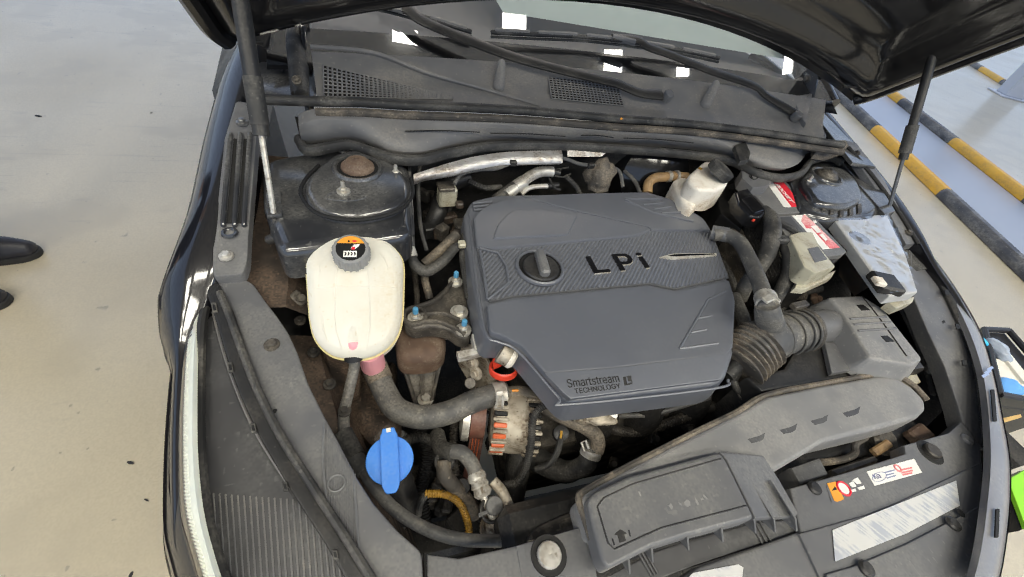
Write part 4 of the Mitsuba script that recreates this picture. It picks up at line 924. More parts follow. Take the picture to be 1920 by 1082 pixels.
for u, v, z, m in ((706, 820, .55, 'dull_iron'), (750, 815, .54, 'plastic_black'), (822, 905, .52, 'dull_iron'), (1150, 870, .5, 'dull_iron'), (1225, 822, .58, 'plastic_black'), (1290, 800, .6, 'dull_iron'), (1352, 770, .62, 'plastic_black'), (1420, 740, .66, 'dull_iron'), (1722, 620, .7, 'dull_iron'), (1745, 690, .68, 'alloy'), (1770, 745, .66, 'plastic_black'), (1400, 520, .72, 'dull_iron'), (1500, 556, .74, 'dull_iron'), (1528, 560, .74, 'rust'), (640, 700, .64, 'dull_iron'), (600, 620, .69, 'dull_iron'), (560, 560, .76, 'dull_iron')):
    c_ = W(u, v, z); a_ = unit(rng.normal(size=3)*.4+A3(0, -.4, 1))
    car('connector', cat_([box(c_, (.026, .018, .014), .003, axes(rng.normal(size=3), a_)), lathe(c_, a_, [(0, .014), (.006, .014), (.0075, .011), (.0075, 0)], 10)]), m)
for u, v in ((545, 600), (570, 660), (600, 720), (628, 770)): add('car__inner_apron_001__bolt', hexbolt(W(u+18, v, .70), .006), 'dull_iron')

# ---- brake fluid reservoir and booster
k = car('brake_booster', lathe(W(1225, 335, .80), unit((-.1, -1, .35)), [(0, .03), (.05, .03), (.095, .01), (.11, -.02), (.11, -.06)], 44), 'gloss_black', 'round glossy black brake booster behind the engine cover')
br = car('brake_fluid_reservoir', slab([(1292, 326), (1322, 300), (1350, 297), (1374, 322), (1364, 346), (1345, 356), (1310, 354), (1290, 338)], z=.875, t=.06, b=.010, rc=.012, nb=4), 'white_plastic', 'dusty white brake fluid reservoir with a black cap')
add(br+'__lower_body', slab([(1262, 336), (1300, 322), (1322, 345), (1318, 372), (1300, 392), (1280, 380)], z=.835, t=.06, b=.010, rc=.012, nb=3), 'white_plastic')
add(br+'__neck', tubeW([(1338, 328, .865), (1358, 318, .885)], [.026, .022], n=24, straight=True), 'white_plastic')
ca2 = unit((.35, -.12, .93)); cb = W(1356, 316, .90)
add(br+'__cap', lathe(cb, ca2, [(.026, -.018), (.031, -.016), (.0315, 0), (.030, .003), (.025, .0042), (0, .0042)], 14), 'rubber', 'black faceted screw cap', smooth=20)
add(br+'__mark', box(W(1313, 316, .8765), (.009, .009, .001), .0003, yawR(30)), 'yellow_sleeve')
k = car('brake_hose', tubeW([(1214, 362, .80), (1216, 344, .815), (1228, 334, .825), (1246, 332, .828), (1264, 330, .83)], .012, n=14), 'tan_hose', 'tan rubber hose curling beside the brake reservoir')
add(k+'__clamp', tubeW([(1250, 331, .829), (1256, 331, .829)], .0142, n=16, straight=True), 'zinc')
add(k+'__clamp', tubeW([(1266, 330, .83), (1270, 330, .83)], .0142, n=16, straight=True), 'alloy')
add(k+'__end', tubeW([(1268, 330, .83), (1290, 332, .835)], .011, n=14, straight=True), 'tan_hose')

# ---- battery with covers, cables
def bat(pts, dz, t, b, **kk): return slab(pts, z=.855+dz, t=t, b=b, **kk)
bt = car('battery', bat([(1405, 345), (1452, 322), (1468, 330), (1512, 392), (1590, 470), (1555, 500), (1500, 500), (1440, 420)], -.006, .15, .003), 'plastic_black', 'battery with dark grey top covers and red labels')
add(bt+'__cover', bat([(1412, 362), (1442, 330), (1466, 330), (1514, 388), (1512, 398), (1448, 402)], .004, .012, .002, rc=.003), 'plastic')
add(bt+'__cover', bat([(1450, 406), (1516, 400), (1528, 408), (1588, 472), (1580, 478), (1540, 482), (1500, 482)], .004, .012, .002, rc=.003), 'plastic')
def sticker(name, pts, z, mat, label=None, t=.0007): return add(name, slab(pts, z=z, t=t, b=.0001), mat, label, smooth=False)
sticker(bt+'__label', [(1441, 347), (1448, 340), (1484, 388), (1470, 388)], .8597, 'white_print')
rl = sticker(bt+'__red_label', [(1446, 335), (1463, 334), (1500, 378), (1497, 387), (1484, 388)], .8597, 'red_print', 'red label with slanted white brand lettering')
o, x = W(1452, 344, .8604), W(1489, 387, .8604)
m = meshkit.text_mesh('ROCKET', .012, .0005, True)
add(bt+'__lettering', lettering('ROCKET', o, x-o, (0, 0, 1), .0105, .0005, True, slant=.25, sx=np.linalg.norm(x-o)/m.bounds[1][0]*.92), 'white_print', smooth=False)
sticker(bt+'__label', [(1485, 404), (1504, 403), (1560, 466), (1543, 467)], .8597, 'white_print')
sticker(bt+'__red_label', [(1506, 403), (1511, 403), (1575, 464), (1556, 466), (1522, 428), (1512, 428), (1502, 414)], .8599, 'faded_red', 'faded red and white label on the front battery cover')
for q in ([(1520, 424), (1530, 422), (1540, 434), (1533, 437)], [(1536, 440), (1543, 438), (1552, 449), (1548, 452)], [(1524, 414), (1529, 413), (1532, 417), (1527, 418)]): sticker(bt+'__label_patch', q, .8605, 'white_print')
add(bt+'__sticker', bat([(1456, 408), (1482, 406), (1522, 452), (1498, 456)], .0046, .0006, .0001), 'headlight_grey')
add(bt+'__side_fins', cat_([slab([(1362+i*7, 352+i*2), (1366+i*7, 350+i*2), (1446+i*7, 520-i*2), (1442+i*7, 522-i*2)], z=.80+.006*i, t=.12, b=.001) for i in range(7)]), 'plastic_black', kind='stuff')
k = car('battery_tray_wall', slab([(1340, 345), (1400, 342), (1420, 372), (1390, 430), (1352, 400)], z=.80, t=.2, b=.004), 'plastic_black', 'black battery tray wall left of the battery')
car('battery_tray_wall', slab([(1358, 404), (1372, 394), (1440, 500), (1432, 512)], z=.79, t=.1, b=.004), 'dusty_rubber')
k = car('terminal_box', slab([(1390, 319), (1428, 316), (1448, 340), (1442, 348), (1412, 352), (1392, 334)], z=.882, t=.03, b=.003), 'plastic', 'square dark terminal box with a raised spiral mark')
add(k+'__mark', cat_([tube([W(1414+8*math.cos(a)*(1-i*.25)+i, 330+6*math.sin(a)*(1-i*.25), .8828) for a in np.linspace(s0, s0+3.6, 12)], .0011, 6) for i, s0 in ((0, .3), (0, 3.4), (1, 2.))]), 'recess_black')
k = car('positive_terminal', slab([(1378, 358), (1402, 352), (1420, 372), (1440, 396), (1428, 408), (1408, 404), (1384, 380)], z=.872, t=.03, b=.006, rc=.006, nb=3), 'gloss_black', 'glossy black positive terminal cover')
add(k+'__lid', slab([(1392, 372), (1408, 366), (1434, 394), (1416, 400)], z=.876, t=.008, b=.003, rc=.004), 'gloss_black')
add(k+'__red_edge', box(W(1414, 411, .862), (.016, .006, .006), .001, yawR(35)), 'red_plastic')
car('battery_cable', tubeW([(1432, 394, .862), (1446, 412, .865), (1448, 440, .86), (1438, 476, .84), (1420, 506, .82), (1398, 536, .79), (1388, 560, .76)], [.012, .0165, .0175, .0165, .0155, .015, .014], n=16), 'rubber', 'thick taped battery cable curving down from the positive terminal')
car('battery_cable', tubeW([(1470, 462, .85), (1478, 482, .845), (1478, 510, .83), (1466, 540, .81), (1450, 570, .79)], [.009, .012, .0125, .0125, .012], n=14), 'rubber', 'second battery cable beside the clear terminal guard')
k = car('terminal_guard', slab([(1480, 440), (1500, 434), (1524, 434), (1540, 466), (1568, 500), (1530, 512), (1508, 500)], z=.872, t=.04, b=.004, rc=.005), 'clear_yellow', 'yellowed translucent plastic guard over the negative terminal')
add(k+'__rim', slab([(1505, 508), (1530, 520), (1568, 506), (1560, 520), (1512, 542), (1490, 540)], z=.835, t=.014, b=.003), 'clear_yellow')
add(k+'__insert', slab([(1514, 466), (1534, 462), (1552, 486), (1528, 492)], z=.8728, t=.002, b=.0006), 'plastic')
car('negative_clamp', cat_([box(W(1470, 450, .862), (.05, .02, .014), .003, yawR(-10)), box(W(1478, 425, .866), (.012, .06, .010), .002, yawR(30))]), 'bay_paint')

# ---- fuse box under a clear film
FBX = [(1565, 414), (1602, 402), (1664, 402), (1700, 480), (1722, 548), (1668, 556), (1630, 505)]
fb = car('fuse_box', slab(FBX, z=.862, t=.022, b=.004, rc=.004), 'fuse_lid', 'grey fuse box wrapped in wrinkled clear film')
add(fb+'__lower_body', slab([(1664, 430), (1684, 424), (1716, 545), (1694, 550)], z=.84, t=.13, b=.004), 'plastic_black')
P = Q([(1567, 416), (1663, 403), (1719, 548), (1666, 553)], .866)
def filmpt(a, b):
    p = (P[0]*(1-a)+P[1]*a)*(1-b)+(P[3]*(1-a)+P[2]*a)*b
    r = a*3+b*5
    f1 = float(meshkit.fbm(p*26, 3)); f2 = float(meshkit.fbm(p*55+9, 2)); f3 = float(meshkit.noise(p*A3(30, 14, 20)+40))
    return p+A3(0, 0, .012*abs(f1-.5)*2+.003*(1-abs(f2-.5)*4)*f3+.003*f3+.001)
fp = grid(filmpt, 44, 44)
add(fb+'__film', fp, 'film', smooth=True)
add(fb+'__embossed_disc', lathe(W(1612, 446, .8622), (0, 0, 1), [(0, .001), (.022, .001), (.023, 0)], 24), 'plastic')
car('brown_sheet', loft([[W(u, v, z) for u, v, z in q] for q in (((1520, 390, .80), (1545, 400, .83), (1568, 412, .86)), ((1546, 430, .79), (1575, 442, .82), (1600, 456, .86)), ((1575, 470, .77), (1610, 485, .81), (1634, 508, .859)), ((1572, 515, .75), (1602, 556, .755), (1645, 528, .845)))], flip=True), 'brown_sheet', 'brownish plastic sheet hanging on the side of the fuse box', smooth=True)
k = car('latch', box(W(1660, 532, .866), (.05, .05, .02), .004, yawR(-20)), 'plastic_black', 'black latch at the front corner of the fuse box')
add(k+'__button', box(W(1648, 528, .877), (.02, .022, .01), .003, yawR(-20)), 'white_plastic')
car('fuse_box_foot', slab([(1665, 566), (1715, 556), (1712, 566), (1682, 578)], z=.83, t=.02, b=.002), 'clear_yellow')

# ---- air filter box, intake tube, bellows
fl = car('air_filter_box', slab([(1552, 556), (1616, 553), (1656, 578), (1732, 674), (1710, 686), (1630, 672), (1578, 584)], z=.805, t=.045, b=.006, rc=.008, nb=3, draft=.012), 'pale_plastic', 'ribbed grey air filter box lid beside the intake tube')
add(fl+'__lower_box', slab([(1500, 640), (1560, 590), (1700, 640), (1738, 690), (1560, 716), (1430, 735), (1400, 705), (1470, 690)], z=.755, t=.2, b=.008), 'plastic_black')
add(fl+'__slope', slab([(1546, 640), (1590, 645), (1618, 690), (1560, 700)], z=.768, t=.01, b=.003), 'plastic')
for a, b in (((1594, 598), (1662, 594)), ((1601, 608), (1670, 604)), ((1609, 620), (1680, 616))): add(fl+'__rib', tube([W(*a, .806), W(*b, .806)], .0022, 6, straight=True), 'plastic')
for q in ([(1606, 572), (1618, 571), (1632, 581), (1616, 582)], [(1652, 630), (1664, 629), (1678, 640), (1662, 641)]): add(fl+'__clip_slot', slab(q, z=.8058, t=.0012, b=.0003), 'recess_black')
add(fl+'__seam', tube([W(u, v, .8055) for u, v in ((1616, 555), (1650, 598), (1700, 668))], .0013, 6), 'plastic_black')
for i in range(8):
    t = i/7; p = W(1608+t*100, 706-t*22, .768)
    add(fl+'__fin', plate([p, p+A3(.016, .01, 0), p+A3(.016, .012, -.03), p+A3(-.002, 0, -.03)], .003, .0006, n=(.4, -.9, 0)), 'plastic')
T0, T1, T2 = W(1450, 632, .768), W(1512, 616, .768), W(1582, 610, .762)
it = car('intake_tube', tube([T1-unit(T2-T1)*.0, T1*.5+T2*.5, T2], [.035, .035, .036], 32), 'plastic', 'smooth grey intake tube entering the filter box', smooth=60)
bl_ = car('intake_boot', tube([W(1398, 668, .755), W(1420, 648, .772), T0, (T0+T1)/2, T1], [.043, .043, .041, .039, .038], 30), 'hose_rubber', 'dusty rubber intake boot with hose branch', smooth=60)
d_ = unit(T1-T0)
for q in (.0, .35, .62, .80, .92):
    add(bl_+'__hoop', torus(T0+(T1-T0)*q, d_, .0418, .0022), 'hose_rubber')
add(bl_+'__bellows', tube([W(1380, 688, .745), W(1404, 664, .76), W(1428, 644, .775)], .046, 30, ribs=(.011, .004)), 'dusty_rubber', smooth=50)
add(bl_+'__band_clamp', cat_([torus(T0+(T1-T0)*.86, d_, .0435, .002, 2.0), box(T0+(T1-T0)*.7+A3(-.005, .03, .044), (.04, .014, .012), .002, axes((.9, .1, 0), (0, 0, 1)))]), 'dull_iron')
add(bl_+'__branch', tube([W(1446, 612, .80), W(1440, 590, .845), W(1438, 572, .862)], [.0245, .0215, .019], 18), 'hose_rubber')
vh = car('vent_hose', tubeW([(1338, 440, .822), (1362, 440, .83), (1388, 456, .835), (1408, 492, .84), (1424, 530, .848), (1434, 562, .856), (1438, 578, .86)], .0145, n=16), 'hose_rubber', 'grey breather hose arching from the engine cover to the intake boot')
add(vh+'__joint', tubeW([(1334, 436, .82), (1366, 441, .83)], .0165, n=16, straight=True), 'plastic')
add(vh+'__clamp', cat_([tubeW([(1435, 558, .854), (1439, 574, .86)], .0188, n=24, straight=True), box(W(1440, 560, .8745), (.024, .014, .006), .002, yawR(15)), box(W(1452, 562, .872), (.008, .018, .012), .002, yawR(15))]), 'zinc')
car('wiring_loom', tubeW([(1376, 556, .775), (1394, 600, .775), (1398, 640, .77), (1384, 680, .755), (1362, 704, .74)], .013, n=12), 'rubber', 'taped wiring loom along the right edge of the engine cover')
car('wiring_loom', tubeW([(1384, 570, .765), (1406, 610, .765), (1406, 650, .76), (1390, 690, .745), (1372, 720, .72)], .006, n=8), 'plastic_black')
car('drain_hose', tubeW([(1372, 700, .73), (1380, 725, .72), (1392, 738, .71)], .007, n=10), 'rubber')
add('car__drain_hose__eyelet', torus(W(1394, 739, .71), (0, -.3, 1), .011, .0022), 'dull_iron')
car('relay_box', slab([(1688, 700), (1716, 694), (1728, 716), (1716, 722)], z=.73, t=.03, b=.003), 'clear_yellow')

# ---- air duct across the front
DP = (.775, 0, .0)
du = [(1086, 934), (1100, 920), (1179, 877), (1300, 815), (1380, 776), (1437, 743), (1540, 722), (1647, 704), (1682, 708), (1712, 726), (1736, 752), (1738, 768), (1722, 784), (1640, 806), (1547, 828), (1490, 862), (1453, 884), (1300, 930), (1130, 1000), (1108, 1012)]
dk = car('air_duct', slab(du, z=.772, t=.05, b=.007, rc=.008, nb=3), 'pale_plastic', 'long pale grey air intake duct crossing the front of the engine bay')
add(dk+'__seal_bead', tube([W(u, v, .766) for u, v in ((1110, 1012), (1096, 970), (1086, 936), (1100, 919), (1179, 875), (1300, 813), (1380, 774), (1437, 741), (1540, 720), (1647, 702), (1684, 706), (1714, 724), (1738, 750))], .0052, 8), 'dusty_rubber')
sn = [(1101, 936), (1118, 920), (1180, 892), (1350, 847), (1362, 862), (1416, 972), (1292, 1004), (1222, 1026), (1140, 1068), (1128, 1050), (1112, 990)]
sk = add(dk+'__snorkel', slab(sn, z=.79, t=.03, b=.005, rc=.006, nb=3), 'plastic', 'flared intake mouth with an embossed arrow')
add(dk+'__snorkel_facet', plate([W(u, v, z) for u, v, z in ((1350, 847, .79), (1432, 854, .776), (1462, 900, .774), (1497, 962, .773), (1493, 968, .772), (1416, 972, .789), (1362, 862, .79))], .012, .002), 'plastic')
for q in ([(1120, 950), (1132, 934), (1186, 908), (1352, 860)], [(1120, 950), (1140, 1018), (1152, 1030), (1240, 990), (1400, 948)]):
    add(dk+'__snorkel_line', tube([W(u, v, .7902) for u, v in q], .0011, 6, straight=True), 'plastic_black')
ar = [(1152, 1002), (1163, 992), (1176, 1000), (1171, 1002), (1174, 1014), (1162, 1018), (1158, 1004)]
add(dk+'__arrow', slab(ar, z=.7906, t=.001, b=.0003), 'plastic_black')
for q in ([(1148, 1010), (1152, 1022)], [(1179, 994), (1182, 1006)]): add(dk+'__arrow', tube([W(u, v, .7904) for u, v in q], .0009, 5, straight=True), 'plastic_black')
for q in ([(1249, 944), (1253, 948), (1258, 943), (1262, 950), (1260, 956), (1255, 951)], [(1272, 942), (1277, 943), (1279, 948), (1275, 947)], [(1283, 941), (1288, 936), (1294, 940), (1295, 948), (1288, 951), (1284, 947)],
          [(1302, 931), (1306, 936), (1311, 944), (1308, 947), (1304, 941)], [(1313, 935), (1318, 933), (1320, 937), (1315, 938)], [(1317, 925), (1323, 930), (1328, 936), (1324, 936), (1319, 931)], [(1196, 920), (1200, 922), (1203, 931), (1200, 930)]):
    add(dk+'__snorkel_scuff', slab(q, z=.7904, t=.0005, b=.0001), 'pale_plastic', smooth=False)
for i, (u, v) in enumerate(((1402, 827), (1462, 810), (1520, 793), (1580, 778))):
    add(dk+'__notch', slab([(u, v-4), (u+22, v-10), (u+33, v-16), (u+30, v-4), (u+24, v), (u+8, v+4)], z=.7724, t=.0012, b=.0003), 'headlight_grey')
add(dk+'__mouth', slab([(1142, 1080), (1228, 1034), (1294, 1012), (1415, 980), (1495, 974), (1498, 998), (1300, 1062), (1200, 1100)], z=.735, t=.01, b=.002), 'headlight_grey')
for u, v in ((1182, 1052), (1225, 1030), (1292, 1008), (1356, 992), (1417, 976), (1454, 974), (1494, 972)):
    p, q = W(u, v, .785), W(u+2, v+24, .755)
    add(dk+'__mouth_fin', plate([p, p+A3(0, .05, 0), p+A3(0, .05, -.05), q], .003, .0008, n=(1, 0, 0)), 'plastic')
for u, v in ((1210, 1060), (1216, 1058), (1222, 1056), (1418, 1000), (1426, 998), (1434, 996)):
    add(dk+'__mouth_rib', tube([W(u-14, v-26, .7365), W(u+12, v+20, .7365)], .0018, 6, straight=True), 'headlight_grey')

# ---- radiator top covers
RZ = (.63, 0, .22)
side = [(406, 530), (440, 522), (455, 521), (474, 530), (497, 563), (520, 593), (540, 623), (557, 660), (577, 718), (608, 780), (634, 827), (668, 894), (701, 944), (745, 994), (790, 1034), (796, 1130), (700, 1130), (650, 1050), (560, 900), (500, 770), (462, 660), (436, 585)]
sd = car('radiator_side_cover', slab(side, pl=(.72, 0, .095), t=.03, b=.004, rc=.006), 'plastic', 'long curved grey trim panel between left headlight and engine bay')
SP = (.72, 0, .095)
add(sd+'__bolt', hexbolt(WP(510, 647, SP)+A3(0, 0, .001), .0065), 'dull_iron')
add(sd+'__hole', slab([(508, 772), (514, 766), (521, 767), (517, 774), (510, 776)], pl=(SP[0]+.0006, 0, SP[2]), t=.0006, b=.0002, rc=.003), 'recess_black')
add(sd+'__ridge', tube([WP(u, v, (SP[0]+.0006, 0, SP[2])) for u, v in ((608, 792), (606, 870), (612, 940))], .002, 6), 'plastic')
add(sd+'__ridge', tube([WP(u, v, (SP[0]+.0004, 0, SP[2])) for u, v in ((664, 890), (668, 960), (672, 1030))], .0018, 6), 'plastic')
for i in range(14):
    t = i/13; add(sd+'__fine_rib', tube([WP(612+t*54, 796+t*92, (SP[0]+.0003, 0, SP[2])), WP(612+t*56, 945+t*70, (SP[0]+.0003, 0, SP[2]))], .0006, 4, straight=True), 'plastic')
add(sd+'__plug', torus(WP(631, 906, SP)+A3(0, 0, .0005), (0, 0, 1), .0095, .0014), 'plastic')
fp_ = [(800, 1038), (860, 1046), (960, 1024), (1086, 988), (1100, 1010), (1118, 1060), (1130, 1140), (800, 1160)]
fc = car('radiator_cover', slab(fp_, z=.744, t=.03, b=.004), 'plastic', 'grey trim panel at the bottom centre with a silver bolt')
add(fc+'__bolt_hole', lathe(W(1029, 1041, .7445), (0, 0, 1), [(0, .0006), (.021, .0006), (.022, .0008), (.0225, 0)], 36), 'recess_black')
b = add(fc+'__bolt', lathe(W(1029, 1041, .745), (0, 0, 1), [(.0150, 0), (.0150, .004), (.0135, .006), (.006, .0065), (0, .0055)], 30), 'alloy')
add(fc+'__step', slab([(968, 1024), (982, 1020), (1004, 1130), (988, 1134)], z=.7452, t=.002, b=.0006), 'plastic')
rp = [(1481, 915), (1560, 893), (1627, 873), (1698, 850), (1695, 834), (1779, 811), (1803, 790), (1822, 812), (1841, 842), (1845, 912), (1841, 985), (1815, 1140), (1200, 1140), (1310, 1062), (1500, 996)]
RP = .745
rcv = car('radiator_trim', slab(rp, z=RP, t=.03, b=.004), 'plastic', 'wide grey trim panel with stickers in front of the radiator')
add(rcv+'__raised_lip', slab([(1498, 1000), (1650, 958), (1800, 886), (1842, 866), (1843, 1000), (1818, 1130), (1560, 1130)], z=RP+.004, t=.006, b=.003), 'plastic')
add(rcv+'__lower_step', slab([(1545, 1130), (1550, 1076), (1600, 1062), (1700, 1020), (1836, 950), (1842, 1000), (1820, 1136)], z=RP+.0085, t=.006, b=.002), 'plastic')
add(rcv+'__bolt_hole', lathe(W(1744, 848, RP), (0, 0, 1), [(0, .0006), (.019, .0006), (.021, 0)], 30), 'recess_black')
add(rcv+'__bolt', lathe(W(1745, 847, RP), (0, 0, 1), [(.013, 0), (.013, .006), (.011, .008), (0, .008)], 24), 'dull_iron')
for u, v, dz in ((1813, 824, 0), (1527, 915, 0), (1624, 1066, .0095), (1787, 982, .0095)):
    add(rcv+'__clip', lathe(W(u, v, RP+dz), (0, 0, 1), [(0, .0045), (.007, .0042), (.010, .002), (.0105, 0)], 24), 'plastic_black' if v > 900 else 'plastic')
add(rcv+'__hole', lathe(W(1801, 962, RP+.0088), (0, 0, 1), [(0, .0005), (.006, .0004)], 18), 'recess_black')
sticker(rcv+'__caution_label', [(1549, 910), (1640, 878), (1648, 918), (1560, 944)], RP+.0008, 'plastic', 'small caution label with orange, red and white symbols')
sticker(rcv+'__caution_orange', [(1551, 906), (1567, 903), (1583, 936), (1570, 941), (1564, 938)], RP+.0014, 'orange_print')
add(rcv+'__caution_ring', torus(W(1582, 916, RP+.0014), (0, 0, 1), .0098, .0016), 'red_print', smooth=True)
add(rcv+'__caution_disc', lathe(W(1582, 916, RP+.0012), (0, 0, 1), [(0, .0004), (.0085, .0003)], 20), 'white_print')
for q in ([(1592, 906), (1600, 902), (1606, 912), (1598, 914)], [(1598, 900), (1608, 895), (1616, 906), (1608, 908)], [(1596, 918), (1604, 916), (1606, 921), (1598, 923)], [(1608, 914), (1620, 910), (1622, 916), (1612, 919)]):
    sticker(rcv+'__caution_mark', q, RP+.0014, 'white_print')
sticker(rcv+'__caution_triangle', [(1560, 920), (1566, 912), (1570, 918)], RP+.002, 'black_print')
sticker(rcv+'__white_label', [(1625, 884), (1714, 860), (1729, 886), (1640, 911)], RP+.0012, 'white_print', 'white maker sticker with a blue oval logo and red print')
ld = W(1700, 880, RP)-W(1650, 895, RP)
add(rcv+'__logo', cat_([lettering('Kia', W(1641, 899, RP+.0014), ld, (0, 0, 1), .0075, .0004)]), 'navy_print', smooth=False)
add(rcv+'__logo_ring', tube([W(1649+13*math.cos(t)+2*math.sin(t), 894+8*math.sin(t)-4*math.cos(t), RP+.0014) for t in np.linspace(0, 6.283, 24)], .0005, 5), 'soft_navy')
for u, v, l in ((1659, 885, 18), (1661, 890, 15), (1663, 895, 17)):
    sticker(rcv+'__small_print', [(u, v), (u+l, v-l*.27), (u+l+1, v-l*.27+2.2), (u+1, v+2.2)], RP+.0018, 'soft_navy')
for u, v, l, m_ in ((1688, 880, 22, 'soft_red'), (1690, 885, 21, 'soft_red'), (1692, 889, 18, 'soft_red')):
    sticker(rcv+'__red_print', [(u, v), (u+l, v-l*.22), (u+l+1, v-l*.22+3), (u+1, v+3)], RP+.0018, m_)
add(rcv+'__red_mark', torus(W(1683, 878, RP+.0014), (0, 0, 1), .005, .0014), 'soft_red')
sticker(rcv+'__silver_label', [(1561, 994), (1620, 970), (1793, 901), (1800, 948), (1700, 1000), (1566, 1053)], RP+.0055, 'worn_silver', 'worn silver foil sticker, its print rubbed off')
sticker(rcv+'__silver_label', [(1270, 1100), (1300, 1074), (1385, 1058), (1394, 1064), (1390, 1100)], RP+.0015, 'worn_silver', 'worn silver sticker cut by the bottom edge of the photo')
# seam between the covers
car('cover_seam', slab([(794, 1036), (800, 1036), (802, 1130), (796, 1130)], z=.738, t=.02, b=.001), 'recess_black')
# right hand side cover
side_r = [(1703, 463), (1722, 458), (1750, 485), (1790, 560), (1833, 650), (1852, 740), (1856, 840), (1842, 842), (1804, 790), (1796, 760), (1770, 684), (1740, 622), (1712, 556)]
sr = car('radiator_side_cover', slab(side_r, pl=(.70, 0, .115), t=.03, b=.004, rc=.006), 'plastic', 'curved grey trim panel along the right headlight')
SR = (.70, 0, .115)
add(sr+'__seal', tube([WP(u, v, (SR[0]+.004, 0, SR[2])) for u, v in ((1732, 474), (1760, 520), (1795, 590), (1822, 650), (1838, 720), (1850, 840))], [.006, .010, .011, .010, .008, .006], 10, flat=.7), 'rubber')
for u, v in ((1775, 548), (1796, 612), (1808, 680)): add(sr+'__clip', slab([(u-4, v-5), (u+4, v-5), (u+6, v+4), (u-2, v+5)], pl=(SR[0]+.0135, 0, SR[2]), t=.002, b=.0005), 'recess_black')
add(sr+'__hole', slab([(1766, 602), (1770, 600), (1773, 604), (1768, 607)], pl=(SR[0]+.0005, 0, SR[2]), t=.0005, b=.0001), 'recess_black')
# dark pieces seen between duct and right cover
car('radiator_pipe', tubeW([(1530, 868, .70), (1580, 862, .70), (1602, 850, .70), (1604, 832, .71), (1622, 820, .71)], .006, n=10), 'dusty_rubber', 'thin metal radiator pipe seen between duct and front trim')
car('radiator_bracket', slab([(1483, 876), (1538, 856), (1556, 890), (1502, 910)], z=.725, t=.05, b=.006), 'headlight_grey')
car('radiator_bracket', slab([(1560, 878), (1640, 850), (1656, 864), (1560, 896)], z=.715, t=.05, b=.01, rc=.01), 'dull_iron')
car('horn', cat_([lathe(W(1660, 826, .70), (0, -.4, 1), [(0, .006), (.02, .006), (.026, 0), (.026, -.02)], 20)]), 'dull_iron')
car('headlamp_connector', box(W(1652, 840, .71), (.05, .014, .012), .003, yawR(10)), 'tan_hose')
car('headlamp_connector', box(W(1722, 816, .70), (.05, .03, .02), .004, yawR(10)), 'rust')
car('radiator_seal', slab([(1000, 990), (1050, 966), (1086, 954), (1092, 990), (1020, 1012), (985, 1016)], z=.70, t=.018, b=.006, rc=.008), 'dull_iron', 'dirty dark strip along the top of the radiator')

# ---- washer filler, air conditioning lines
wc = W(731, 862, .742); wa = unit((.0, -.22, .97))
wk = car('washer_filler_cap', lathe(wc, wa, [(.0295, -.008), (.0305, -.006), (.0305, -.001), (.0295, 0), (.0, .0004)], 48), 'blue_plastic', 'bright blue windshield washer filler cap')
wx = unit(W(733, 905, .742)-W(729, 800, .742)); wx = unit(wx-wa*(wx@wa)); wy = np.cross(wa, wx)
add(wk+'__grip', cat_([plate([wc+wx*a+wy*b_+wa*.007 for a, b_ in ((-.040, -.008), (-.036, -.0085), (-.03, -.0115), (.03, -.0115), (.036, -.009), (.041, -.006), (.041, .006), (.036, .009), (.03, .0115), (-.03, .0115), (-.036, .0085), (-.04, .008))], .008, .002, rc=.003, n=wa)]), 'blue_plastic')
add(wk+'__tip', plate([wc+wx*a+wy*b_+wa*.0078 for a, b_ in ((-.0395, -.003), (-.034, -.003), (-.034, .003), (-.0395, .003))], .002, .0004, n=wa), 'white_plastic')
for sg in (-1, 1):
    add(wk+'__dent', plate([wc+wy*sg*a+wx*b_+wa*.0006 for a, b_ in ((.0125, -.018), (.0165, -.016), (.0195, 0), (.0165, .016), (.0125, .018))], .0006, .0003, n=wa, rc=.004), 'blue_plastic')
add(wk+'__neck', lathe(wc-wa*.006, wa, [(.0285, -.02), (.029, 0)], 32), 'white_plastic')
car('washer_neck', tube([wc-wa*.02, wc-wa*.1+A3(0, .01, 0), wc-A3(-.02, 0, .25)], .026, 16), 'plastic_black')
k = car('air_con_hose', tubeW([(848, 846, .66), (868, 850, .665), (886, 872, .66), (894, 896, .655)], .0115, n=14), 'hose_rubber', 'short grey air conditioning hose with a silver crimp')
cr0, cr1 = W(891, 886, .656), W(908, 932, .648)
add(k+'__crimp', tube([cr0, cr0+(cr1-cr0)*.12, cr0+(cr1-cr0)*.3, cr0+(cr1-cr0)*.36, cr0+(cr1-cr0)*.55, cr0+(cr1-cr0)*.62, cr0+(cr1-cr0)*.85, cr1], [.012, .0145, .0145, .012, .0145, .012, .0145, .010], 20, straight=True), 'alloy')
add(k+'__pipe', tubeW([(906, 930, .648), (914, 946, .644), (926, 975, .635), (932, 1000, .62)], .0065, n=12), 'alloy')
vk = car('service_port_cap', lathe(W(928, 948, .652), unit((.1, -.25, .95)), [(.0135, -.02), (.0135, -.002), (.012, 0), (0, .0005)], 28), 'plastic', 'round dark service port cap on the silver pipe')
add(vk+'__collar', torus(W(922, 955, .645), unit((.1, -.25, .95)), .0165, .003), 'plastic_black')
add(vk+'__tab', plate([W(918, 954, .65), W(916, 962, .65), W(898, 970, .65), W(897, 962, .65)], .004, .001), 'plastic')
car('air_con_pipe', tubeW([(924, 902, .65), (940, 920, .648), (952, 945, .644), (962, 975, .635), (966, 1000, .62)], .0085, n=12), 'dirty_metal', 'stained aluminium pipe right of the service port')
car('air_con_pipe', tubeW([(832, 862, .64), (834, 890, .63), (850, 910, .61), (872, 935, .58), (890, 965, .54)], .012, n=12), 'dusty_rubber', 'dull bent pipe left of the crimped hose')
add('car__air_con_pipe_003__joint', torus(W(834, 864, .64), (0, -.5, .85), .0135, .004), 'plastic_black')
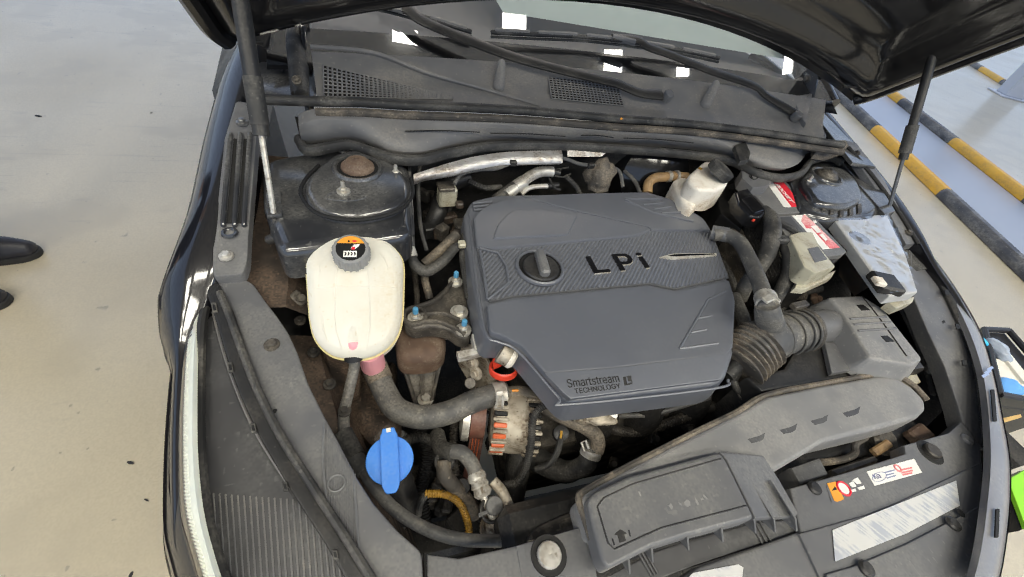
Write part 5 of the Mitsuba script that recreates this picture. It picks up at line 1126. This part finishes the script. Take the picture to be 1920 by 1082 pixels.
car('pressure_sensor', lathe(W(866, 912, .60), unit((0, -.4, .9)), [(0, .006), (.012, .006), (.014, .002), (.014, -.03)], 18), 'plastic_black')
car('radiator_joint', cat_([lathe(W(938, 992, .63), unit((0, -.3, .95)), [(0, .008), (.012, .008), (.022, .003), (.026, -.004), (.026, -.03)], 20)]), 'dirty_metal')
car('air_con_hose', tubeW([(820, 815, .62), (826, 838, .64), (840, 846, .655), (850, 850, .66)], .013, n=12), 'rubber', 'black hose end with a fitting above the crimped hose')
car('wiring_conduit', tubeW([(798, 926, .60), (826, 926, .605), (850, 934, .605), (868, 954, .60), (878, 985, .59), (880, 1012, .58)], .0058, n=10, ribs=(.004, .0006)), 'yellow_sleeve', 'yellow corrugated wiring conduit curving over the dark gap')
car('wiring_conduit', tubeW([(800, 926, .60), (788, 942, .59), (784, 965, .56)], .006, n=10), 'rubber')
for i in range(40):
    u, v = rng.uniform(660, 1080), rng.uniform(790, 1000)
    if u > 985 and v > 880: continue
    car('bracket_stub', box(W(u, v, rng.uniform(.34, .5)), rng.uniform(.015, .06, 3), .004, yawR(rng.uniform(0, 90))), ['plastic_black', 'dull_iron', 'plastic_black'][i % 3])

# ---- headlights
def ribbon(a, b, za, zb, n=40):
    A_, B_ = resamp(spline([W(u, v, za) if len((u, v)) == 2 else 0 for u, v in a], 8), n), resamp(spline([W(u, v, zb) for u, v in b], 8), n)
    return A_, B_
# left: top housing, chrome strip, clear lens, seal band
HP = (.70, 0, .10)
hs = car('headlight', slab([(383, 556), (396, 566), (414, 640), (438, 716), (470, 790), (510, 860), (560, 935), (620, 1010), (690, 1100), (640, 1130), (440, 1130), (412, 1060), (388, 980), (372, 860), (370, 760), (372, 640)], pl=(.685, 0, .10), t=.05, b=.006, rc=.01), 'headlight_grey', 'left headlight with ribbed dark top and a bright clear lens edge')
for i in range(24):
    u = 402+i*11.5; t = i/23
    v0 = 925+t*20 if i < 17 else 945+(i-16)*16; 
    add(hs+'__rib', tube([WP(u-2, v0, (.6855, 0, .10)), WP(u+10, 1110, (.6855, 0, .10))], .0011, 5, straight=True), 'cowl_plastic')
a, b = ribbon([(392, 548), (376, 575), (365, 640), (361, 760), (362, 860), (372, 960), (394, 1050), (420, 1130)], [(384, 556), (366, 590), (352, 650), (345, 760), (344, 860), (348, 950), (366, 1020), (390, 1100)], .775, .755)
st = np.linspace(0, 1, 40)[:, None]
add(hs+'__lens_edge', loft([a+A3(.004, 0, -.004), a, a*.6+b*.4+A3(0, 0, .002), b*.9+a*.1], flip=True), 'lens_edge', smooth=40)
add(hs+'__chrome_strip', loft([b*.9+a*.1, b+A3(-.004, 0, -.012), b+A3(-.012, 0, -.05)], flip=True), 'chrome', smooth=40)
a8, b8 = resamp(a, 96), resamp(b, 96)
for i in range(1, 95):
    p, q = a8[i]*.5+b8[i]*.5+A3(0, 0, .0016), b8[i]+A3(-.003, 0, -.012)
    add(hs+'__lens_ridge', tube([p, (p+q)/2+A3(-.001, 0, .002), q], .0011, 4), 'lens_edge' if i > 18 else ('gloss_black' if i % 3 == 0 else 'chrome'))
add(hs+'__lens', loft([a+A3(.004, 0, .004), a*.5+b*.5+A3(0, 0, .008), b+A3(-.004, 0, .003), b+A3(-.022, -.004, -.05), b+A3(-.03, -.004, -.16)], flip=True), 'lens', smooth=50)
add(hs+'__reflector', loft([b+A3(-.008, 0, -.03), b+A3(-.012, 0, -.16), b+A3(.05, 0, -.20)], flip=True), 'headlight_grey', smooth=50)
add(hs+'__gasket', tube([WP(u, v, (.697, 0, .10)) for u, v in ((390, 556), (378, 620), (374, 760), (376, 860), (388, 970), (412, 1060), (440, 1130))], .0065, 8), 'rubber')
add(hs+'__edge', tube([WP(u, v, (.689, 0, .10)) for u, v in ((398, 580), (416, 650), (440, 722), (472, 796), (514, 868), (564, 940), (630, 1024))], .002, 6), 'cowl_plastic')
bs = car('bumper_seal', slab([(386, 546), (396, 532), (410, 530), (424, 560), (446, 640), (474, 720), (516, 808), (574, 904), (660, 1040), (720, 1130), (672, 1130), (610, 1020), (545, 920), (490, 826), (450, 742), (420, 656), (398, 580)], pl=(.7245, 0, .095), t=.014, b=.003, rc=.006), 'plastic_black', 'long black curved seal strip beside the left headlight')
add(bs+'__lip', tube([WP(u, v, (.727, 0, .095)) for u, v in ((412, 548), (430, 590), (452, 652), (482, 728), (526, 816), (586, 912), (650, 1010), (724, 1130))], .005, 8), 'rubber')
for u, v in ((400, 576), (430, 688), (473, 802), (533, 912), (627, 1040)):
    add(bs+'__clip', cat_([slab([(u-5, v-9), (u+5, v-9), (u+8, v+8), (u-2, v+9)], pl=(.7275, 0, .095), t=.004, b=.001)]), 'rubber')
    add(bs+'__clip_hole', slab([(u-2, v-5), (u+3, v-5), (u+5, v+5), (u, v+5)], pl=(.7281, 0, .095), t=.0006, b=.0001), 'recess_black')
# bumper side below the left lens
out = [b+A3(-.004, 0, -.004), b+A3(-.03, 0, -.03), b+A3(-.055, 0, -.10), b+A3(-.06, 0, -.25), b+A3(-.05, .02, -.45)]
car('front_bumper', loft([o_+A3(-.012, 0, -.03) for o_ in out], flip=True), 'paint', 'black painted bumper side below the left headlight', smooth=50)
# right headlight: lens strip seen from the inner side
a, b = ribbon([(1724, 462), (1764, 520), (1808, 600), (1838, 680), (1852, 760), (1858, 860), (1850, 960), (1838, 1040), (1825, 1090)], [(1734, 462), (1790, 540), (1836, 620), (1862, 700), (1878, 780), (1892, 860), (1892, 950), (1880, 1050), (1866, 1110)], .782, .768)
hr = car('headlight', loft([a+A3(-.004, 0, -.01), a, a*.5+b*.5+A3(0, 0, .004), b, b+A3(.01, 0, -.012)]), 'lens_grey', 'right headlight, its lens shining along the outer edge', smooth=40)
add(hr+'__lens', loft([b+A3(.004, 0, .0), b+A3(.014, 0, -.010), b+A3(.024, 0, -.05), b+A3(.03, 0, -.12)]), 'chrome', smooth=50)
for u, v, du_, dv in ((1862, 770, 4, 40), (1872, 990, -3, 36)): add(hr+'__slot', slab([(u-4, v-dv), (u+3, v-dv), (u+4+du_, v+dv*.5), (u-3+du_, v+dv*.5)], z=.785, t=.002, b=.0005, rc=.002), 'recess_black')
for i in range(3): add(hr+'__reflector', slab([(1840+i*5, 704-i*6), (1852+i*4, 698-i*6), (1856+i*4, 702-i*6), (1844+i*5, 709-i*6)], z=.788, t=.001, b=.0003), 'chrome')
car('front_bumper', loft([b+A3(.012, 0, -.02), b+A3(.04, 0, -.07), b+A3(.055, 0, -.2), b+A3(.05, .02, -.4)]), 'paint', 'black painted bumper side below the right headlight', smooth=50)

# ================================================================ tool cart at the right edge
cz = .55
ct = [W(u, v, cz) for u, v in ((1826, 620), (1880, 622), (1990, 752), (1990, 784), (1850, 742))]
c0 = W(1826, 616, cz); cxv = unit((W(1885, 622, cz)-c0)*A3(1, 1, 0)); cyv = A3(-cxv[1], cxv[0], 0)
R_ = np.stack([cxv, cyv, A3(0, 0, 1)], 1)
q = [W(1838, 622, cz), W(1884, 624, cz), W(2010, 770, cz), W(1866, 744, cz)]
add('tool_cart', plate(q, .03, .004), 'cart_black', 'black tool cart with loose things on its tray, at the right edge', 'tool cart')
add('tool_cart__lower_body', plate([p-A3(0, 0, .03) for p in q], .40, .01, draft=-.02), 'cart_black')
for i in range(4):
    a, b = q[i], q[(i+1) % 4]
    add('tool_cart__rim', tube([a+A3(0, 0, .012), b+A3(0, 0, .012)], .009, 8, straight=True), 'cart_black')
for p in q: add('tool_cart__caster', lathe(p+((sum(q)/4)-p)*.15-A3(0, 0, cz-.04), cxv, [(0, -.015), (.04, -.015), (.04, .015), (0, .015)], 20), 'tyre')
for u, v in ((1877, 660), (1878, 685), (1892, 684), (1876, 700), (1890, 702), (1908, 722), (1914, 738)):
    add('tool_cart__round_insert', lathe(W(u, v, cz+.001), (0, 0, 1), [(0, .003), (.02, .003), (.024, 0)], 22), 'cart_white')
add('white_strip', slab([(1882, 668), (1893, 660), (1935, 712), (1922, 718)], z=cz+.012, t=.01, b=.002), 'cart_white', 'long cream coloured bar lying on the tool cart', 'bar')
add('blue_cloth', lump(W(1884, 728, cz), (.05, .028, .015), 3), 'blue_cloth', 'crumpled pale blue cloth on the tool cart', 'cloth', smooth=True)
add('plastic_bag', lump(W(1862, 660, cz), (.022, .04, .022), 8), 'clear_bag', 'crumpled clear plastic bag on the tool cart', 'bag', smooth=True)
add('blue_bottle_cap', lathe(W(1846, 640, cz+.03), (.3, -.2, 1), [(.014, -.03), (.014, 0), (.012, .003), (0, .003)], 20), 'cyan_plastic', 'bright blue cap at the corner of the tool cart', 'cap')
rz_ = .50
add('wooden_ruler', slab([(1872, 786), (1914, 776), (1916, 782), (1876, 794)], z=.56, t=.006, b=.001), 'wood_ruler', 'yellow wooden strip sticking out over the cart edge', 'ruler')
lb = [W(1889, 898, .35), W(1925, 878, .35), W(1990, 960, .35), W(1925, 992, .35)]
k = 'waste_bin'
add(k, plate([p-A3(0, 0, .012) for p in lb], .33, .008, draft=-.02), 'cart_black', 'black bin with a bright lime green lid, at the right edge of the photo', 'bin')
add(k+'__lid', plate([p+(sum(lb)/4-p)*.02 for p in lb], .011, .003), 'lime', 'bright lime green lid')
